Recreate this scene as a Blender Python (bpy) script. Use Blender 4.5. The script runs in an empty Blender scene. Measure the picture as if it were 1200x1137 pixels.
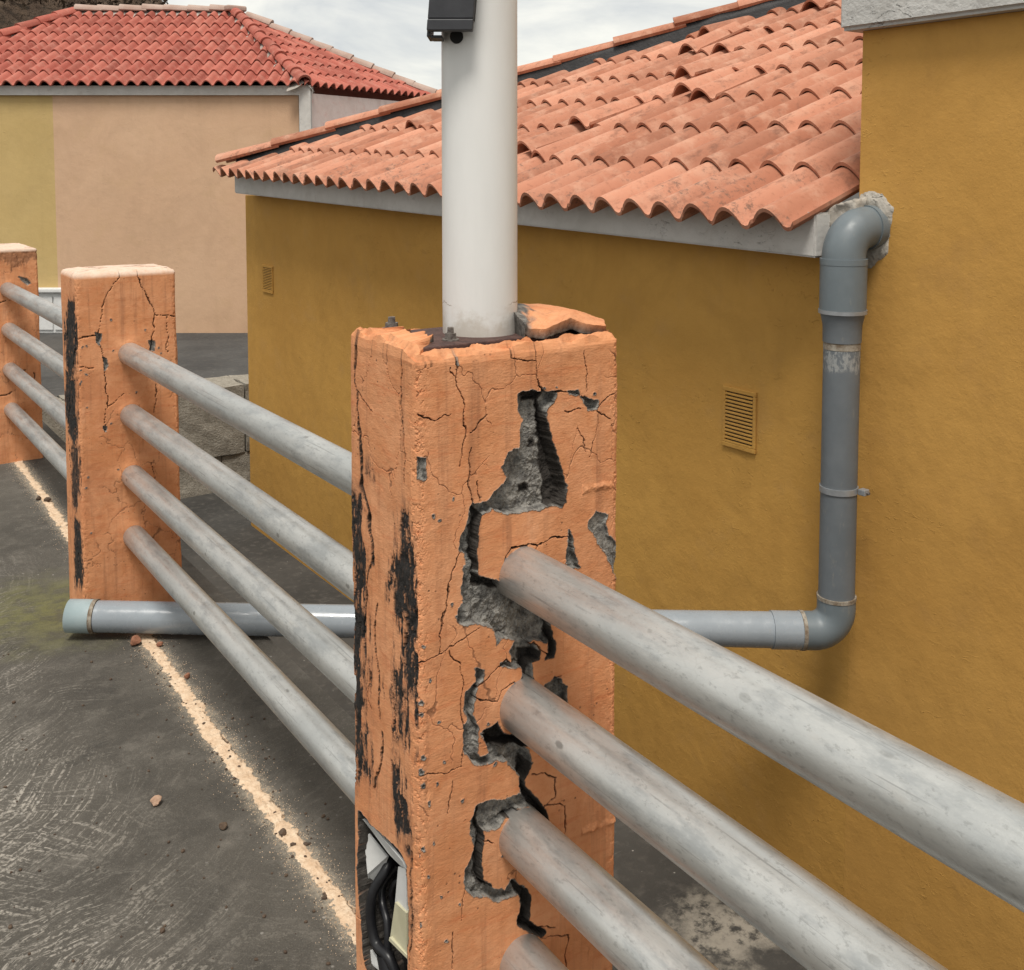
import bpy, bmesh, math, random
import numpy as np
from mathutils import Vector, Matrix

random.seed(7)
scene = bpy.context.scene
C = scene.collection

# ------------------------------------------------------------------ camera
CAM_H = 1.417                       # eye height above the upper deck
YAW = math.radians(34.5)            # view axis, turned right from the fence direction (+Y)
FPX, CX, CY, YH = 1250.0, 600.0, 285.0, 198.0
PITCH = math.atan((CY - YH) / FPX)
FW = Vector((math.sin(YAW) * math.cos(PITCH), math.cos(YAW) * math.cos(PITCH), -math.sin(PITCH)))
RT = Vector((math.cos(YAW), -math.sin(YAW), 0))
UP = RT.cross(FW)
cam_d = bpy.data.cameras.new('camera')
cam = bpy.data.objects.new('camera', cam_d)
C.objects.link(cam)
cam.location = (0, 0, CAM_H)
cam.rotation_euler = Matrix((RT, UP, -FW)).transposed().to_euler()
cam_d.sensor_fit = 'HORIZONTAL'
cam_d.sensor_width = 36.0
cam_d.lens = 36.0 * FPX / 1200.0
cam_d.shift_y = -(568.5 - CY) / 1200.0
cam_d.clip_start = 0.02
cam_d.clip_end = 2000
scene.camera = cam

# ------------------------------------------------------------------ light
SUN_EL, SUN_AZ = math.radians(64), math.radians(222)      # azimuth clockwise from +Y
world = bpy.data.worlds.new('World')
scene.world = world
world.use_nodes = True
wn, wl = world.node_tree.nodes, world.node_tree.links
wn.clear()
sky = wn.new('ShaderNodeTexSky')
sky.sky_type = 'NISHITA'
sky.sun_disc = False
sky.sun_elevation = SUN_EL
sky.sun_rotation = SUN_AZ
wtc = wn.new('ShaderNodeTexCoord')
wmp = wn.new('ShaderNodeMapping')
wmp.inputs['Scale'].default_value = (1.0, 1.0, 3.2)
wno = wn.new('ShaderNodeTexNoise')
wno.inputs['Scale'].default_value = 5.2
wno.inputs['Detail'].default_value = 7
wno.inputs['Roughness'].default_value = 0.55
wno.inputs['Distortion'].default_value = 0.4
wrp = wn.new('ShaderNodeValToRGB')
wrp.color_ramp.elements[0].position = 0.30
wrp.color_ramp.elements[0].color = (4.3, 4.5, 4.7, 1)
wrp.color_ramp.elements[1].position = 0.62
wrp.color_ramp.elements[1].color = (8.0, 7.8, 7.0, 1)
wmx = wn.new('ShaderNodeMix')
wmx.data_type = 'RGBA'
wmx.inputs['Factor'].default_value = 0.90
wbg = wn.new('ShaderNodeBackground')
wbg.inputs['Strength'].default_value = 0.10
wout = wn.new('ShaderNodeOutputWorld')
wl.new(wtc.outputs['Generated'], wmp.inputs['Vector'])
wl.new(wmp.outputs['Vector'], wno.inputs['Vector'])
wl.new(wno.outputs['Fac'], wrp.inputs['Fac'])
wl.new(sky.outputs['Color'], wmx.inputs['A'])
wl.new(wrp.outputs['Color'], wmx.inputs['B'])
wl.new(wmx.outputs['Result'], wbg.inputs['Color'])
wl.new(wbg.outputs['Background'], wout.inputs['Surface'])

sun_d = bpy.data.lights.new('sun', 'SUN')
sun_d.energy = 2.4
sun_d.angle = math.radians(18)
sun_d.color = (1.0, 0.95, 0.87)
sun = bpy.data.objects.new('sun', sun_d)
C.objects.link(sun)
sdir = Vector((math.sin(SUN_AZ) * math.cos(SUN_EL), math.cos(SUN_AZ) * math.cos(SUN_EL), math.sin(SUN_EL)))
sun.rotation_euler = sdir.to_track_quat('Z', 'Y').to_euler()
sun.location = (0, 0, 20)

vs = scene.view_settings
vs.view_transform = 'Standard'
vs.look = 'None'
vs.exposure = 0.45
vs.gamma = 1.0
vs.use_curve_mapping = False

# ------------------------------------------------------------------ survey helpers: where a sight line meets a real plane
def ray(px, py):
    return FW + RT * ((px - CX) / FPX) + UP * ((CY - py) / FPX)
def onX(px, py, X):
    d = ray(px, py); k = X / d.x
    return Vector((X, k * d.y, CAM_H + k * d.z))
def onY(px, py, Y):
    d = ray(px, py); k = Y / d.y
    return Vector((k * d.x, Y, CAM_H + k * d.z))
def onZ(px, py, Z):
    d = ray(px, py); k = (Z - CAM_H) / d.z
    return Vector((k * d.x, k * d.y, Z))
FH = Vector((math.sin(YAW), math.cos(YAW), 0))
def onF(px, py, D):                      # plane square to the view, D metres out
    d = ray(px, py); k = D / d.dot(FH)
    return Vector((0, 0, CAM_H)) + d * k

# ------------------------------------------------------------------ object helpers
def link(name, me, parent=None, mat=None, smooth=False):
    o = bpy.data.objects.new(name, me)
    C.objects.link(o)
    if parent is not None:
        o.parent = parent
    if mat is not None:
        me.materials.clear(); me.materials.append(mat)
    if smooth:
        me.polygons.foreach_set('use_smooth', [True] * len(me.polygons))
    return o
def tag(o, label=None, cat=None, group=None, kind=None):
    if label: o['label'] = label
    if cat: o['category'] = cat
    if group: o['group'] = group
    if kind: o['kind'] = kind
    return o
def empty(name, loc=(0, 0, 0), parent=None):
    o = bpy.data.objects.new(name, None)
    C.objects.link(o)
    o.location = loc
    o.empty_display_size = 0.1
    o.parent = parent
    return o
def mesh(name, verts, faces):
    me = bpy.data.meshes.new(name)
    me.from_pydata([tuple(v) for v in verts], [], faces)
    me.update()
    return me
def bm_mesh(name, bm):
    me = bpy.data.meshes.new(name)
    bmesh.ops.recalc_face_normals(bm, faces=bm.faces)
    bm.to_mesh(me); bm.free()
    return me
def box_bm(lo, hi, bevel=0.0, seg=2):
    bm = bmesh.new()
    bmesh.ops.create_cube(bm, size=1.0)
    for v in bm.verts:
        v.co = Vector([lo[i] + (hi[i] - lo[i]) * (v.co[i] + 0.5) for i in range(3)])
    if bevel > 0:
        bmesh.ops.bevel(bm, geom=bm.edges[:], offset=bevel, segments=seg, profile=0.5, affect='EDGES')
    return bm
def box(name, lo, hi, mat, parent=None, bevel=0.0, off=None):
    o = link(name, bm_mesh(name, box_bm(lo, hi, bevel)), parent, mat)
    if off is not None: o.location = off
    return o
def grid_mesh(name, P, closed_u=False):
    """P: (nv, nu, 3) array -> quad mesh, built fast"""
    nv, nu, _ = P.shape
    idx = np.arange(nv * nu).reshape(nv, nu)
    if closed_u:
        idx2 = np.concatenate([idx, idx[:, :1]], axis=1)
    else:
        idx2 = idx
    a = idx2[:-1, :-1].ravel(); b = idx2[:-1, 1:].ravel(); c = idx2[1:, 1:].ravel(); d = idx2[1:, :-1].ravel()
    q = np.stack([a, b, c, d], axis=1).astype(np.int32)
    me = bpy.data.meshes.new(name)
    me.vertices.add(nv * nu)
    me.vertices.foreach_set('co', P.reshape(-1).astype(np.float32))
    me.loops.add(q.size)
    me.loops.foreach_set('vertex_index', q.ravel())
    me.polygons.add(len(q))
    me.polygons.foreach_set('loop_start', np.arange(0, q.size, 4, dtype=np.int32))
    me.polygons.foreach_set('loop_total', np.full(len(q), 4, dtype=np.int32))
    me.polygons.foreach_set('use_smooth', np.ones(len(q), dtype=bool))
    me.update(calc_edges=True)
    return me
def add_attr(me, name, arr):
    at = me.attributes.new(name, 'FLOAT', 'POINT')
    at.data.foreach_set('value', np.asarray(arr, dtype=np.float32).ravel())
def tube_mesh(name, pts, rad, seg=24, cap=True, wall=0.0):
    """sweep a circle along a path; rad may be a list"""
    pts = [Vector(p) for p in pts]
    n = len(pts)
    rads = rad if isinstance(rad, (list, tuple)) else [rad] * n
    t0 = (pts[1] - pts[0]).normalized()
    ref = Vector((0, 0, 1)) if abs(t0.z) < 0.9 else Vector((1, 0, 0))
    u = t0.cross(ref).normalized()
    V = []
    for i in range(n):
        if i == 0: t = pts[1] - pts[0]
        elif i == n - 1: t = pts[-1] - pts[-2]
        else: t = (pts[i + 1] - pts[i]).normalized() + (pts[i] - pts[i - 1]).normalized()
        t.normalize()
        u = (u - t * u.dot(t)).normalized()
        w = t.cross(u)
        for k in range(seg):
            an = 2 * math.pi * k / seg
            V.append(pts[i] + (u * math.cos(an) + w * math.sin(an)) * rads[i])
    Fc = []
    for i in range(n - 1):
        for k in range(seg):
            k2 = (k + 1) % seg
            Fc.append((i * seg + k, i * seg + k2, (i + 1) * seg + k2, (i + 1) * seg + k))
    if cap:
        Fc.append(tuple(range(seg))[::-1])
        Fc.append(tuple(range((n - 1) * seg, n * seg)))
    me = mesh(name, V, Fc)
    sm = [len(p.vertices) == 4 for p in me.polygons]
    me.polygons.foreach_set('use_smooth', sm)
    if cap:                                          # crisp rims, so the caps do not tint the side shading
        rim = set()
        for p in me.polygons:
            if len(p.vertices) != 4: rim.update(p.edge_keys)
        for e in me.edges:
            if e.key in rim: e.use_edge_sharp = True
    return me

# ------------------------------------------------------------------ numpy noise
def _hash(ix, iy, seed):
    n = (ix.astype(np.int64) * 374761393 + iy.astype(np.int64) * 668265263 + seed * 1442695041) & 0xffffffff
    n = ((n ^ (n >> 13)) * 1274126177) & 0xffffffff
    n = n ^ (n >> 16)
    return (n & 0xffffff) / float(0xffffff)
def vnoise(x, y, seed=0):
    ix, iy = np.floor(x), np.floor(y)
    fx, fy = x - ix, y - iy
    fx = fx * fx * fx * (fx * (fx * 6 - 15) + 10); fy = fy * fy * fy * (fy * (fy * 6 - 15) + 10)
    a = _hash(ix, iy, seed); b = _hash(ix + 1, iy, seed); c = _hash(ix, iy + 1, seed); d = _hash(ix + 1, iy + 1, seed)
    return (a * (1 - fx) + b * fx) * (1 - fy) + (c * (1 - fx) + d * fx) * fy - 0.5
def fbm(x, y, freq, octv=4, seed=0, gain=0.5):
    r = np.zeros_like(x); amp = 1.0
    for o in range(octv):
        r += amp * vnoise(x * freq + 17.3 * o, y * freq - 9.1 * o, seed + o)
        freq *= 2.03; amp *= gain
    return r
def sstep(a, b, x):
    t = np.clip((x - a) / (b - a), 0, 1)
    return t * t * (3 - 2 * t)
def sd_poly(x, y, poly):
    """signed distance (inside negative) to a polygon"""
    p = np.array(poly, dtype=float)
    d = np.full(x.shape, 1e9); s = np.ones(x.shape)
    n = len(p)
    for i in range(n):
        a, b = p[i], p[i - 1]
        ex, ey = b - a
        wx, wy = x - a[0], y - a[1]
        t = np.clip((wx * ex + wy * ey) / (ex * ex + ey * ey + 1e-12), 0, 1)
        bx, by = wx - ex * t, wy - ey * t
        d = np.minimum(d, bx * bx + by * by)
        c1, c2, c3 = y >= a[1], y < b[1], ex * wy > ey * wx
        flip = (c1 & c2 & c3) | (~c1 & ~c2 & ~c3)
        s = np.where(flip, -s, s)
    return s * np.sqrt(d)
def d_line(x, y, pl):
    p = np.array(pl, dtype=float)
    d = np.full(x.shape, 1e9)
    for i in range(len(p) - 1):
        a, b = p[i], p[i + 1]
        ex, ey = b - a
        wx, wy = x - a[0], y - a[1]
        t = np.clip((wx * ex + wy * ey) / (ex * ex + ey * ey + 1e-12), 0, 1)
        d = np.minimum(d, (wx - ex * t) ** 2 + (wy - ey * t) ** 2)
    return np.sqrt(d)

# ------------------------------------------------------------------ materials
class NT:
    def __init__(s, name, rough=0.8, metallic=0.0, spec=0.3):
        s.m = bpy.data.materials.new(name); s.m.use_nodes = True
        s.t = s.m.node_tree; s.n = s.t.nodes; s.l = s.t.links
        s.b = s.n['Principled BSDF']
        s.b.inputs['Roughness'].default_value = rough
        s.b.inputs['Metallic'].default_value = metallic
        s.b.inputs['Specular IOR Level'].default_value = spec
        s.tc = s.n.new('ShaderNodeTexCoord')
        s.bump_in = None
    def put(s, sock, v):
        if isinstance(v, bpy.types.NodeSocket): s.l.new(v, sock)
        elif isinstance(v, (tuple, list)) and len(v) == 3 and sock.type == 'RGBA': sock.default_value = (*v, 1)
        else: sock.default_value = v
    def obj(s): return s.tc.outputs['Object']
    def pos(s):
        g = s.n.new('ShaderNodeNewGeometry'); return g.outputs['Position']
    def mapping(s, v, scale=(1, 1, 1), loc=(0, 0, 0), rot=(0, 0, 0)):
        m = s.n.new('ShaderNodeMapping'); s.l.new(v, m.inputs['Vector'])
        m.inputs['Scale'].default_value = scale; m.inputs['Location'].default_value = loc; m.inputs['Rotation'].default_value = rot
        return m.outputs['Vector']
    def noise(s, v, scale, detail=4, rough=0.55, dist=0.0, col=False):
        t = s.n.new('ShaderNodeTexNoise'); s.l.new(v, t.inputs['Vector'])
        t.inputs['Scale'].default_value = scale; t.inputs['Detail'].default_value = detail
        t.inputs['Roughness'].default_value = rough; t.inputs['Distortion'].default_value = dist
        return t.outputs['Color' if col else 'Fac']
    def voro(s, v, scale, feat='F1', rand=1.0):
        t = s.n.new('ShaderNodeTexVoronoi'); s.l.new(v, t.inputs['Vector'])
        t.feature = feat
        t.inputs['Scale'].default_value = scale; t.inputs['Randomness'].default_value = rand
        return t.outputs['Distance']
    def ramp(s, f, lo, hi, a=0.0, b=1.0):
        r = s.n.new('ShaderNodeMapRange'); r.interpolation_type = 'SMOOTHSTEP'
        s.put(r.inputs['Value'], f)
        r.inputs['From Min'].default_value = lo; r.inputs['From Max'].default_value = hi
        r.inputs['To Min'].default_value = a; r.inputs['To Max'].default_value = b
        return r.outputs['Result']
    def math(s, op, a, b=0.0, clamp=False):
        m = s.n.new('ShaderNodeMath'); m.operation = op; m.use_clamp = clamp
        s.put(m.inputs[0], a); s.put(m.inputs[1], b)
        return m.outputs[0]
    def mix(s, f, a, b, mode='MIX'):
        m = s.n.new('ShaderNodeMix'); m.data_type = 'RGBA'; m.blend_type = mode
        s.put(m.inputs['Factor'], f); s.put(m.inputs['A'], a); s.put(m.inputs['B'], b)
        return m.outputs['Result']
    def attr(s, name):
        a = s.n.new('ShaderNodeAttribute'); a.attribute_name = name
        return a.outputs['Fac']
    def rnd(s):
        return s.n.new('ShaderNodeObjectInfo').outputs['Random']
    def sep(s, v):
        x = s.n.new('ShaderNodeSeparateXYZ'); s.l.new(v, x.inputs[0]); return x.outputs
    def color(s, v): s.put(s.b.inputs['Base Color'], v)
    def rough(s, v): s.put(s.b.inputs['Roughness'], v)
    def bump(s, h, strength=0.3, dist=0.005):
        b = s.n.new('ShaderNodeBump'); b.inputs['Strength'].default_value = strength; b.inputs['Distance'].default_value = dist
        s.put(b.inputs['Height'], h)
        if s.bump_in is not None: s.l.new(s.bump_in, b.inputs['Normal'])
        s.bump_in = b.outputs['Normal']
        s.l.new(b.outputs['Normal'], s.b.inputs['Normal'])
        return s
M = {}
XW = 2.74             # facade plane of the two ochre houses

def mat_post():
    t = NT('orange_plaster', 0.82, 0, 0.25); p = t.pos()
    n1 = t.noise(p, 9, 5, 0.6); n2 = t.noise(p, 55, 5, 0.65); n3 = t.noise(p, 300, 4, 0.7)
    c = t.mix(t.ramp(n1, 0.3, 0.7), (0.585, 0.248, 0.110), (0.67, 0.318, 0.162))
    c = t.mix(t.ramp(n2, 0.45, 0.75, 0, 0.4), c, (0.49, 0.165, 0.06))
    br = t.noise(t.mapping(p, (2, 2, 14)), 6, 5, 0.65, 0.5)
    c = t.mix(t.ramp(br, 0.5, 0.74, 0, 0.45), c, (0.52, 0.15, 0.055))
    lime = t.noise(t.mapping(p, (3, 3, 1.2)), 7, 6, 0.7)
    c = t.mix(t.ramp(lime, 0.60, 0.74, 0, 0.38), c, (0.72, 0.40, 0.24))
    old = t.noise(p, 4.5, 6, 0.72, 0.8)
    c = t.mix(t.ramp(old, 0.50, 0.66, 0, 0.5), c, (0.47, 0.185, 0.085))
    c = t.mix(t.ramp(old, 0.44, 0.30, 0, 0.45), c, (0.70, 0.335, 0.165))
    # vertical run-off grime
    st = t.noise(t.mapping(p, (26, 26, 1.4)), 2.2, 5, 0.6)
    c = t.mix(t.ramp(st, 0.50, 0.76, 0, 0.5), c, (0.26, 0.115, 0.062))
    c = t.mix(t.math('MULTIPLY', t.attr('soot'), t.ramp(n2, 0.3, 0.6, 0.25, 0.8)), c, (0.13, 0.075, 0.05))
    pit = t.voro(p, 85)
    pn = t.noise(p, 14, 2)
    pf = t.math('MULTIPLY', t.ramp(pit, 0.10, 0.17, 1, 0), t.ramp(pn, 0.55, 0.63))
    c = t.mix(t.math('MULTIPLY', pf, 0.8), c, (0.16, 0.085, 0.05))
    c = t.mix(t.math('MULTIPLY', t.attr('fade'), t.ramp(n2, 0.25, 0.6, 0.55, 0.95)), c, (0.66, 0.52, 0.42))
    # exposed concrete
    g1 = t.noise(p, 70, 6, 0.7); g2 = t.voro(p, 160)
    conc = t.mix(t.ramp(g1, 0.32, 0.68), (0.085, 0.08, 0.075), (0.30, 0.285, 0.26))
    conc = t.mix(t.ramp(g2, 0.05, 0.35, 0.5, 0), conc, (0.05, 0.048, 0.045))
    c = t.mix(t.attr('expo'), c, conc)
    # grime and shade painted dark into cracks, cavities and recess; black biological crust
    c = t.mix(t.attr('dirt_shade'), c, (0.030, 0.024, 0.020))
    crust = t.math('MULTIPLY', t.attr('crust'), t.ramp(t.noise(t.mapping(p, (1, 1, 0.35)), 120, 5, 0.7), 0.30, 0.46, 0.3, 1))
    c = t.mix(crust, c, (0.022, 0.02, 0.019))
    t.color(c)
    t.bump(t.noise(t.mapping(p, (1, 1, 1.6)), 60, 6, 0.68), 0.4, 0.0026)
    t.bump(n3, 0.45, 0.0010)
    t.bump(t.noise(t.mapping(p, (1, 1, 3)), 130, 4, 0.65), 0.45, 0.0016)
    t.bump(t.noise(p, 620, 2, 0.6), 0.35, 0.0006)
    t.bump(t.math('MULTIPLY', t.attr('expo'), g1), 0.7, 0.004)
    t.bump(t.math('MULTIPLY', pf, -1.0), 0.6, 0.002)
    return t.m
M['post'] = mat_post()

def mat_wall(name, c1, c2, c3, sc=1.0, bump=0.5, fine=110):
    t = NT(name, 0.88, 0, 0.2); p = t.pos()
    n1 = t.noise(p, 1.3 * sc, 5, 0.6); n2 = t.noise(p, 6 * sc, 5, 0.65)
    c = t.mix(t.ramp(n1, 0.3, 0.7), c1, c2)
    c = t.mix(t.ramp(n2, 0.5, 0.78, 0, 0.6), c, c3)
    st = t.noise(t.mapping(p, (9, 9, 0.5)), 1.4, 5, 0.6)
    c = t.mix(t.ramp(st, 0.5, 0.8, 0, 0.10), c, tuple(v * 0.6 for v in c3))
    big = t.noise(p, 2.6 * sc, 6, 0.7, 0.6)
    c = t.mix(t.ramp(big, 0.42, 0.68, 0, 0.35), c, tuple(v * 0.78 for v in c1))
    sp = t.voro(p, 26); spn = t.noise(p, 3.0, 2)
    c = t.mix(t.math('MULTIPLY', t.ramp(sp, 0.02, 0.05, 0.7, 0), t.ramp(spn, 0.60, 0.66)), c, (0.05, 0.03, 0.015))
    t.color(c)
    t.bump(t.noise(p, 11, 5, 0.6), bump, 0.012)
    t.bump(t.noise(p, fine, 5, 0.7), bump * 1.1, 0.0024)
    wr = t.ramp(t.noise(t.mapping(p, (1, 1, 2.2), rot=(0.4, 0, 0)), 26, 4, 0.65, 1.2), 0.60, 0.68)
    t.bump(t.math('MULTIPLY', wr, t.ramp(t.noise(p, 3.1, 3), 0.5, 0.62)), bump * 1.4, 0.005)
    return t.m
M['ochre'] = mat_wall('ochre_render', (0.475, 0.252, 0.062), (0.555, 0.305, 0.080), (0.45, 0.245, 0.075), bump=0.32)
M['ochre_low'] = mat_wall('ochre_render_low', (0.46, 0.246, 0.058), (0.535, 0.297, 0.074), (0.46, 0.262, 0.085), bump=0.4)
M['beige'] = mat_wall('beige_render', (0.56, 0.365, 0.235), (0.61, 0.41, 0.27), (0.54, 0.36, 0.215), 0.7, 0.3)
M['olive'] = mat_wall('olive_render', (0.50, 0.355, 0.15), (0.55, 0.40, 0.18), (0.50, 0.355, 0.165), 0.7, 0.3)
M['pinkwash'] = mat_wall('pink_white_render', (0.62, 0.50, 0.46), (0.70, 0.60, 0.57), (0.60, 0.33, 0.29), 2.0, 0.3)
M['whitewash'] = mat_wall('whitewash', (0.50, 0.485, 0.455), (0.58, 0.565, 0.54), (0.42, 0.39, 0.35), 2.0, 0.5)
M['cornice'] = mat_wall('cornice_plaster', (0.50, 0.49, 0.47), (0.56, 0.55, 0.53), (0.42, 0.40, 0.37), 2.0, 0.9, 70)
M['cement'] = mat_wall('bare_cement', (0.36, 0.33, 0.29), (0.46, 0.43, 0.38), (0.27, 0.22, 0.16), 6.0, 1.0, 90)

def mat_deck():
    t = NT('weathered_deck', 0.85, 0, 0.3); p = t.pos()
    n1 = t.noise(p, 1.1, 6, 0.62); n2 = t.noise(p, 14, 6, 0.68); n3 = t.noise(p, 110, 4, 0.6)
    c = t.mix(t.ramp(n1, 0.3, 0.7), (0.054, 0.049, 0.042), (0.096, 0.087, 0.074))
    c = t.mix(t.ramp(n2, 0.45, 0.75, 0, 0.7), c, (0.13, 0.118, 0.102))
    bl = t.noise(p, 5.0, 6, 0.72)
    c = t.mix(t.ramp(bl, 0.52, 0.7, 0, 0.45), c, (0.17, 0.155, 0.135))
    c = t.mix(t.ramp(bl, 0.45, 0.3, 0, 0.5), c, (0.025, 0.024, 0.022))
    # trowel/broom marks: fans of pale arcs worn through the black film
    def arcs(scale, loc, kr, reach):
        q = t.mapping(p, (1, 1, 0), loc=loc)
        wq = t.n.new('ShaderNodeVectorMath'); wq.operation = 'MULTIPLY_ADD'
        t.l.new(t.noise(q, 4.0, 2, 0.5, col=True), wq.inputs[0]); wq.inputs[1].default_value = (0.10, 0.10, 0); t.l.new(q, wq.inputs[2])
        vo = t.n.new('ShaderNodeTexVoronoi'); vo.voronoi_dimensions = '2D'; vo.inputs['Scale'].default_value = scale
        t.l.new(wq.outputs[0], vo.inputs['Vector'])
        cc = t.n.new('ShaderNodeVectorMath'); cc.operation = 'SUBTRACT'; t.l.new(vo.outputs['Color'], cc.inputs[0]); cc.inputs[1].default_value = (0.5, 0.5, 0.5)
        ce = t.n.new('ShaderNodeVectorMath'); ce.operation = 'MULTIPLY_ADD'; t.l.new(cc.outputs[0], ce.inputs[0]); ce.inputs[1].default_value = (reach, reach, 0); t.l.new(vo.outputs['Position'], ce.inputs[2])
        df = t.n.new('ShaderNodeVectorMath'); df.operation = 'SUBTRACT'; t.l.new(wq.outputs[0], df.inputs[0]); t.l.new(ce.outputs[0], df.inputs[1])
        dx, dy, dz = t.sep(df.outputs[0])
        ln_ = t.n.new('ShaderNodeVectorMath'); ln_.operation = 'LENGTH'
        fl_ = t.n.new('ShaderNodeCombineXYZ'); t.l.new(dx, fl_.inputs[0]); t.l.new(dy, fl_.inputs[1]); t.l.new(fl_.outputs[0], ln_.inputs[0])
        an_ = t.math('ARCTAN2', dy, dx)
        cv = t.n.new('ShaderNodeCombineXYZ')
        t.l.new(t.math('MULTIPLY', ln_.outputs['Value'], kr), cv.inputs[0]); t.l.new(t.math('MULTIPLY', an_, 2.6), cv.inputs[1])
        sx = t.sep(vo.outputs['Color']); t.l.new(t.math('MULTIPLY', sx[2], 50.0), cv.inputs[2])
        return t.noise(cv.outputs[0], 1.0, 5, 0.72)
    s1 = arcs(2.3, (0, 0, 0), 115.0, 1.3); s2 = arcs(3.0, (5.3, 1.7, 0), 135.0, 1.1)
    area = t.ramp(t.noise(p, 2.2, 4, 0.6), 0.36, 0.60)
    area2 = t.ramp(t.noise(t.mapping(p, loc=(4, 2, 1)), 2.0, 4, 0.6), 0.38, 0.62)
    x, y, z = t.sep(p)
    near = t.ramp(x, 0.35, 0.74, 1, 0.12)
    st = t.math('MULTIPLY', t.ramp(s1, 0.49, 0.61), area)
    st = t.math('MAXIMUM', st, t.math('MULTIPLY', t.ramp(s2, 0.50, 0.62), area2))
    st = t.math('MULTIPLY', st, near)
    brk = t.ramp(n3, 0.40, 0.58)
    st = t.math('MULTIPLY', st, brk)
    c = t.mix(t.math('MULTIPLY', st, 0.85), c, (0.42, 0.385, 0.335))
    # speckle
    v = t.voro(p, 30); vm = t.ramp(t.noise(p, 2.2, 2), 0.48, 0.66)
    c = t.mix(t.math('MULTIPLY', t.ramp(v, 0.05, 0.13, 0.75, 0), vm), c, (0.42, 0.40, 0.37))
    v2 = t.voro(t.mapping(p, loc=(3, 1, 0)), 75)
    c = t.mix(t.math('MULTIPLY', t.ramp(v2, 0.06, 0.16, 0.55, 0), t.ramp(t.noise(p, 3.1, 2), 0.5, 0.7)), c, (0.35, 0.32, 0.28))
    gr_ = t.noise(p, 330, 3, 0.7)
    c = t.mix(t.ramp(gr_, 0.56, 0.70, 0, 0.5), c, (0.23, 0.205, 0.17))
    c = t.mix(t.ramp(gr_, 0.44, 0.30, 0, 0.6), c, (0.018, 0.017, 0.015))
    # pale dust drifted along the foot of the railing
    ln = t.math('ABSOLUTE', t.math('SUBTRACT', x, t.math('ADD', t.math('MULTIPLY', y, 0.0185), 0.803)))
    wob = t.math('ADD', ln, t.math('MULTIPLY', t.math('SUBTRACT', t.noise(p, 30, 6, 0.75), 0.5), 0.09))
    c = t.mix(t.math('MULTIPLY', t.ramp(wob, 0.0, 0.052, 0.5, 0), t.ramp(n3, 0.3, 0.6, 0.35, 1)), c, (0.50, 0.43, 0.33))
    # algae by the foot of the pipe
    a0 = onZ(70, 712, 0)
    vd = t.n.new('ShaderNodeVectorMath'); vd.operation = 'DISTANCE'; t.l.new(p, vd.inputs[0]); vd.inputs[1].default_value = a0
    al = t.math('ADD', vd.outputs['Value'], t.math('MULTIPLY', t.math('SUBTRACT', t.noise(p, 6, 5, 0.7), 0.5), 0.5))
    c = t.mix(t.math('MULTIPLY', t.ramp(al, 0.05, 0.44, 0.75, 0), t.ramp(n2, 0.35, 0.6, 0.3, 1)), c, (0.15, 0.145, 0.05))
    t.color(c)
    t.rough(t.ramp(n2, 0.3, 0.7, 0.86, 0.97))
    t.bump(n2, 0.6, 0.008); t.bump(n3, 0.6, 0.003); t.bump(gr_, 0.6, 0.0015); t.bump(st, 0.35, 0.0016)
    return t.m
M['deck'] = mat_deck()

def mat_ground(name, c1, c2, patch=True):
    t = NT(name, 0.9, 0, 0.25); p = t.pos()
    n1 = t.noise(p, 1.4, 6, 0.65); n2 = t.noise(p, 22, 6, 0.68)
    c = t.mix(t.ramp(n1, 0.3, 0.7), c1, c2)
    c = t.mix(t.ramp(n2, 0.48, 0.75, 0, 0.6), c, (0.12, 0.11, 0.098))
    sk = t.noise(t.mapping(p, (2, 16, 1), rot=(0, 0, math.radians(-34.5))), 2.5, 4, 0.7)
    c = t.mix(t.ramp(sk, 0.62, 0.74, 0, 0.5), c, (0.24, 0.225, 0.20))
    v = t.voro(p, 16); c = t.mix(t.math('MULTIPLY', t.ramp(v, 0.03, 0.08, 0.7, 0), t.ramp(n1, 0.45, 0.6)), c, (0.45, 0.43, 0.40))
    if patch:
        q = onZ(852, 1085, -1.17)
        vd = t.n.new('ShaderNodeVectorMath'); vd.operation = 'DISTANCE'; t.l.new(p, vd.inputs[0]); vd.inputs[1].default_value = q
        al = t.math('ADD', vd.outputs['Value'], t.math('MULTIPLY', t.math('SUBTRACT', t.noise(p, 5, 5, 0.7), 0.5), 0.42))
        m = t.math('MULTIPLY', t.ramp(al, 0.10, 0.24, 1, 0), t.ramp(n2, 0.36, 0.56))
        c = t.mix(t.math('MULTIPLY', m, 0.7), c, (0.34, 0.31, 0.26))
    t.color(c)
    t.bump(n2, 0.6, 0.008); t.bump(t.noise(p, 120, 3), 0.5, 0.002)
    return t.m
M['alley'] = mat_ground('alley_concrete', (0.040, 0.038, 0.035), (0.070, 0.066, 0.060))
M['terrace'] = mat_ground('terrace_concrete', (0.050, 0.049, 0.048), (0.085, 0.083, 0.080), False)

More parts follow.
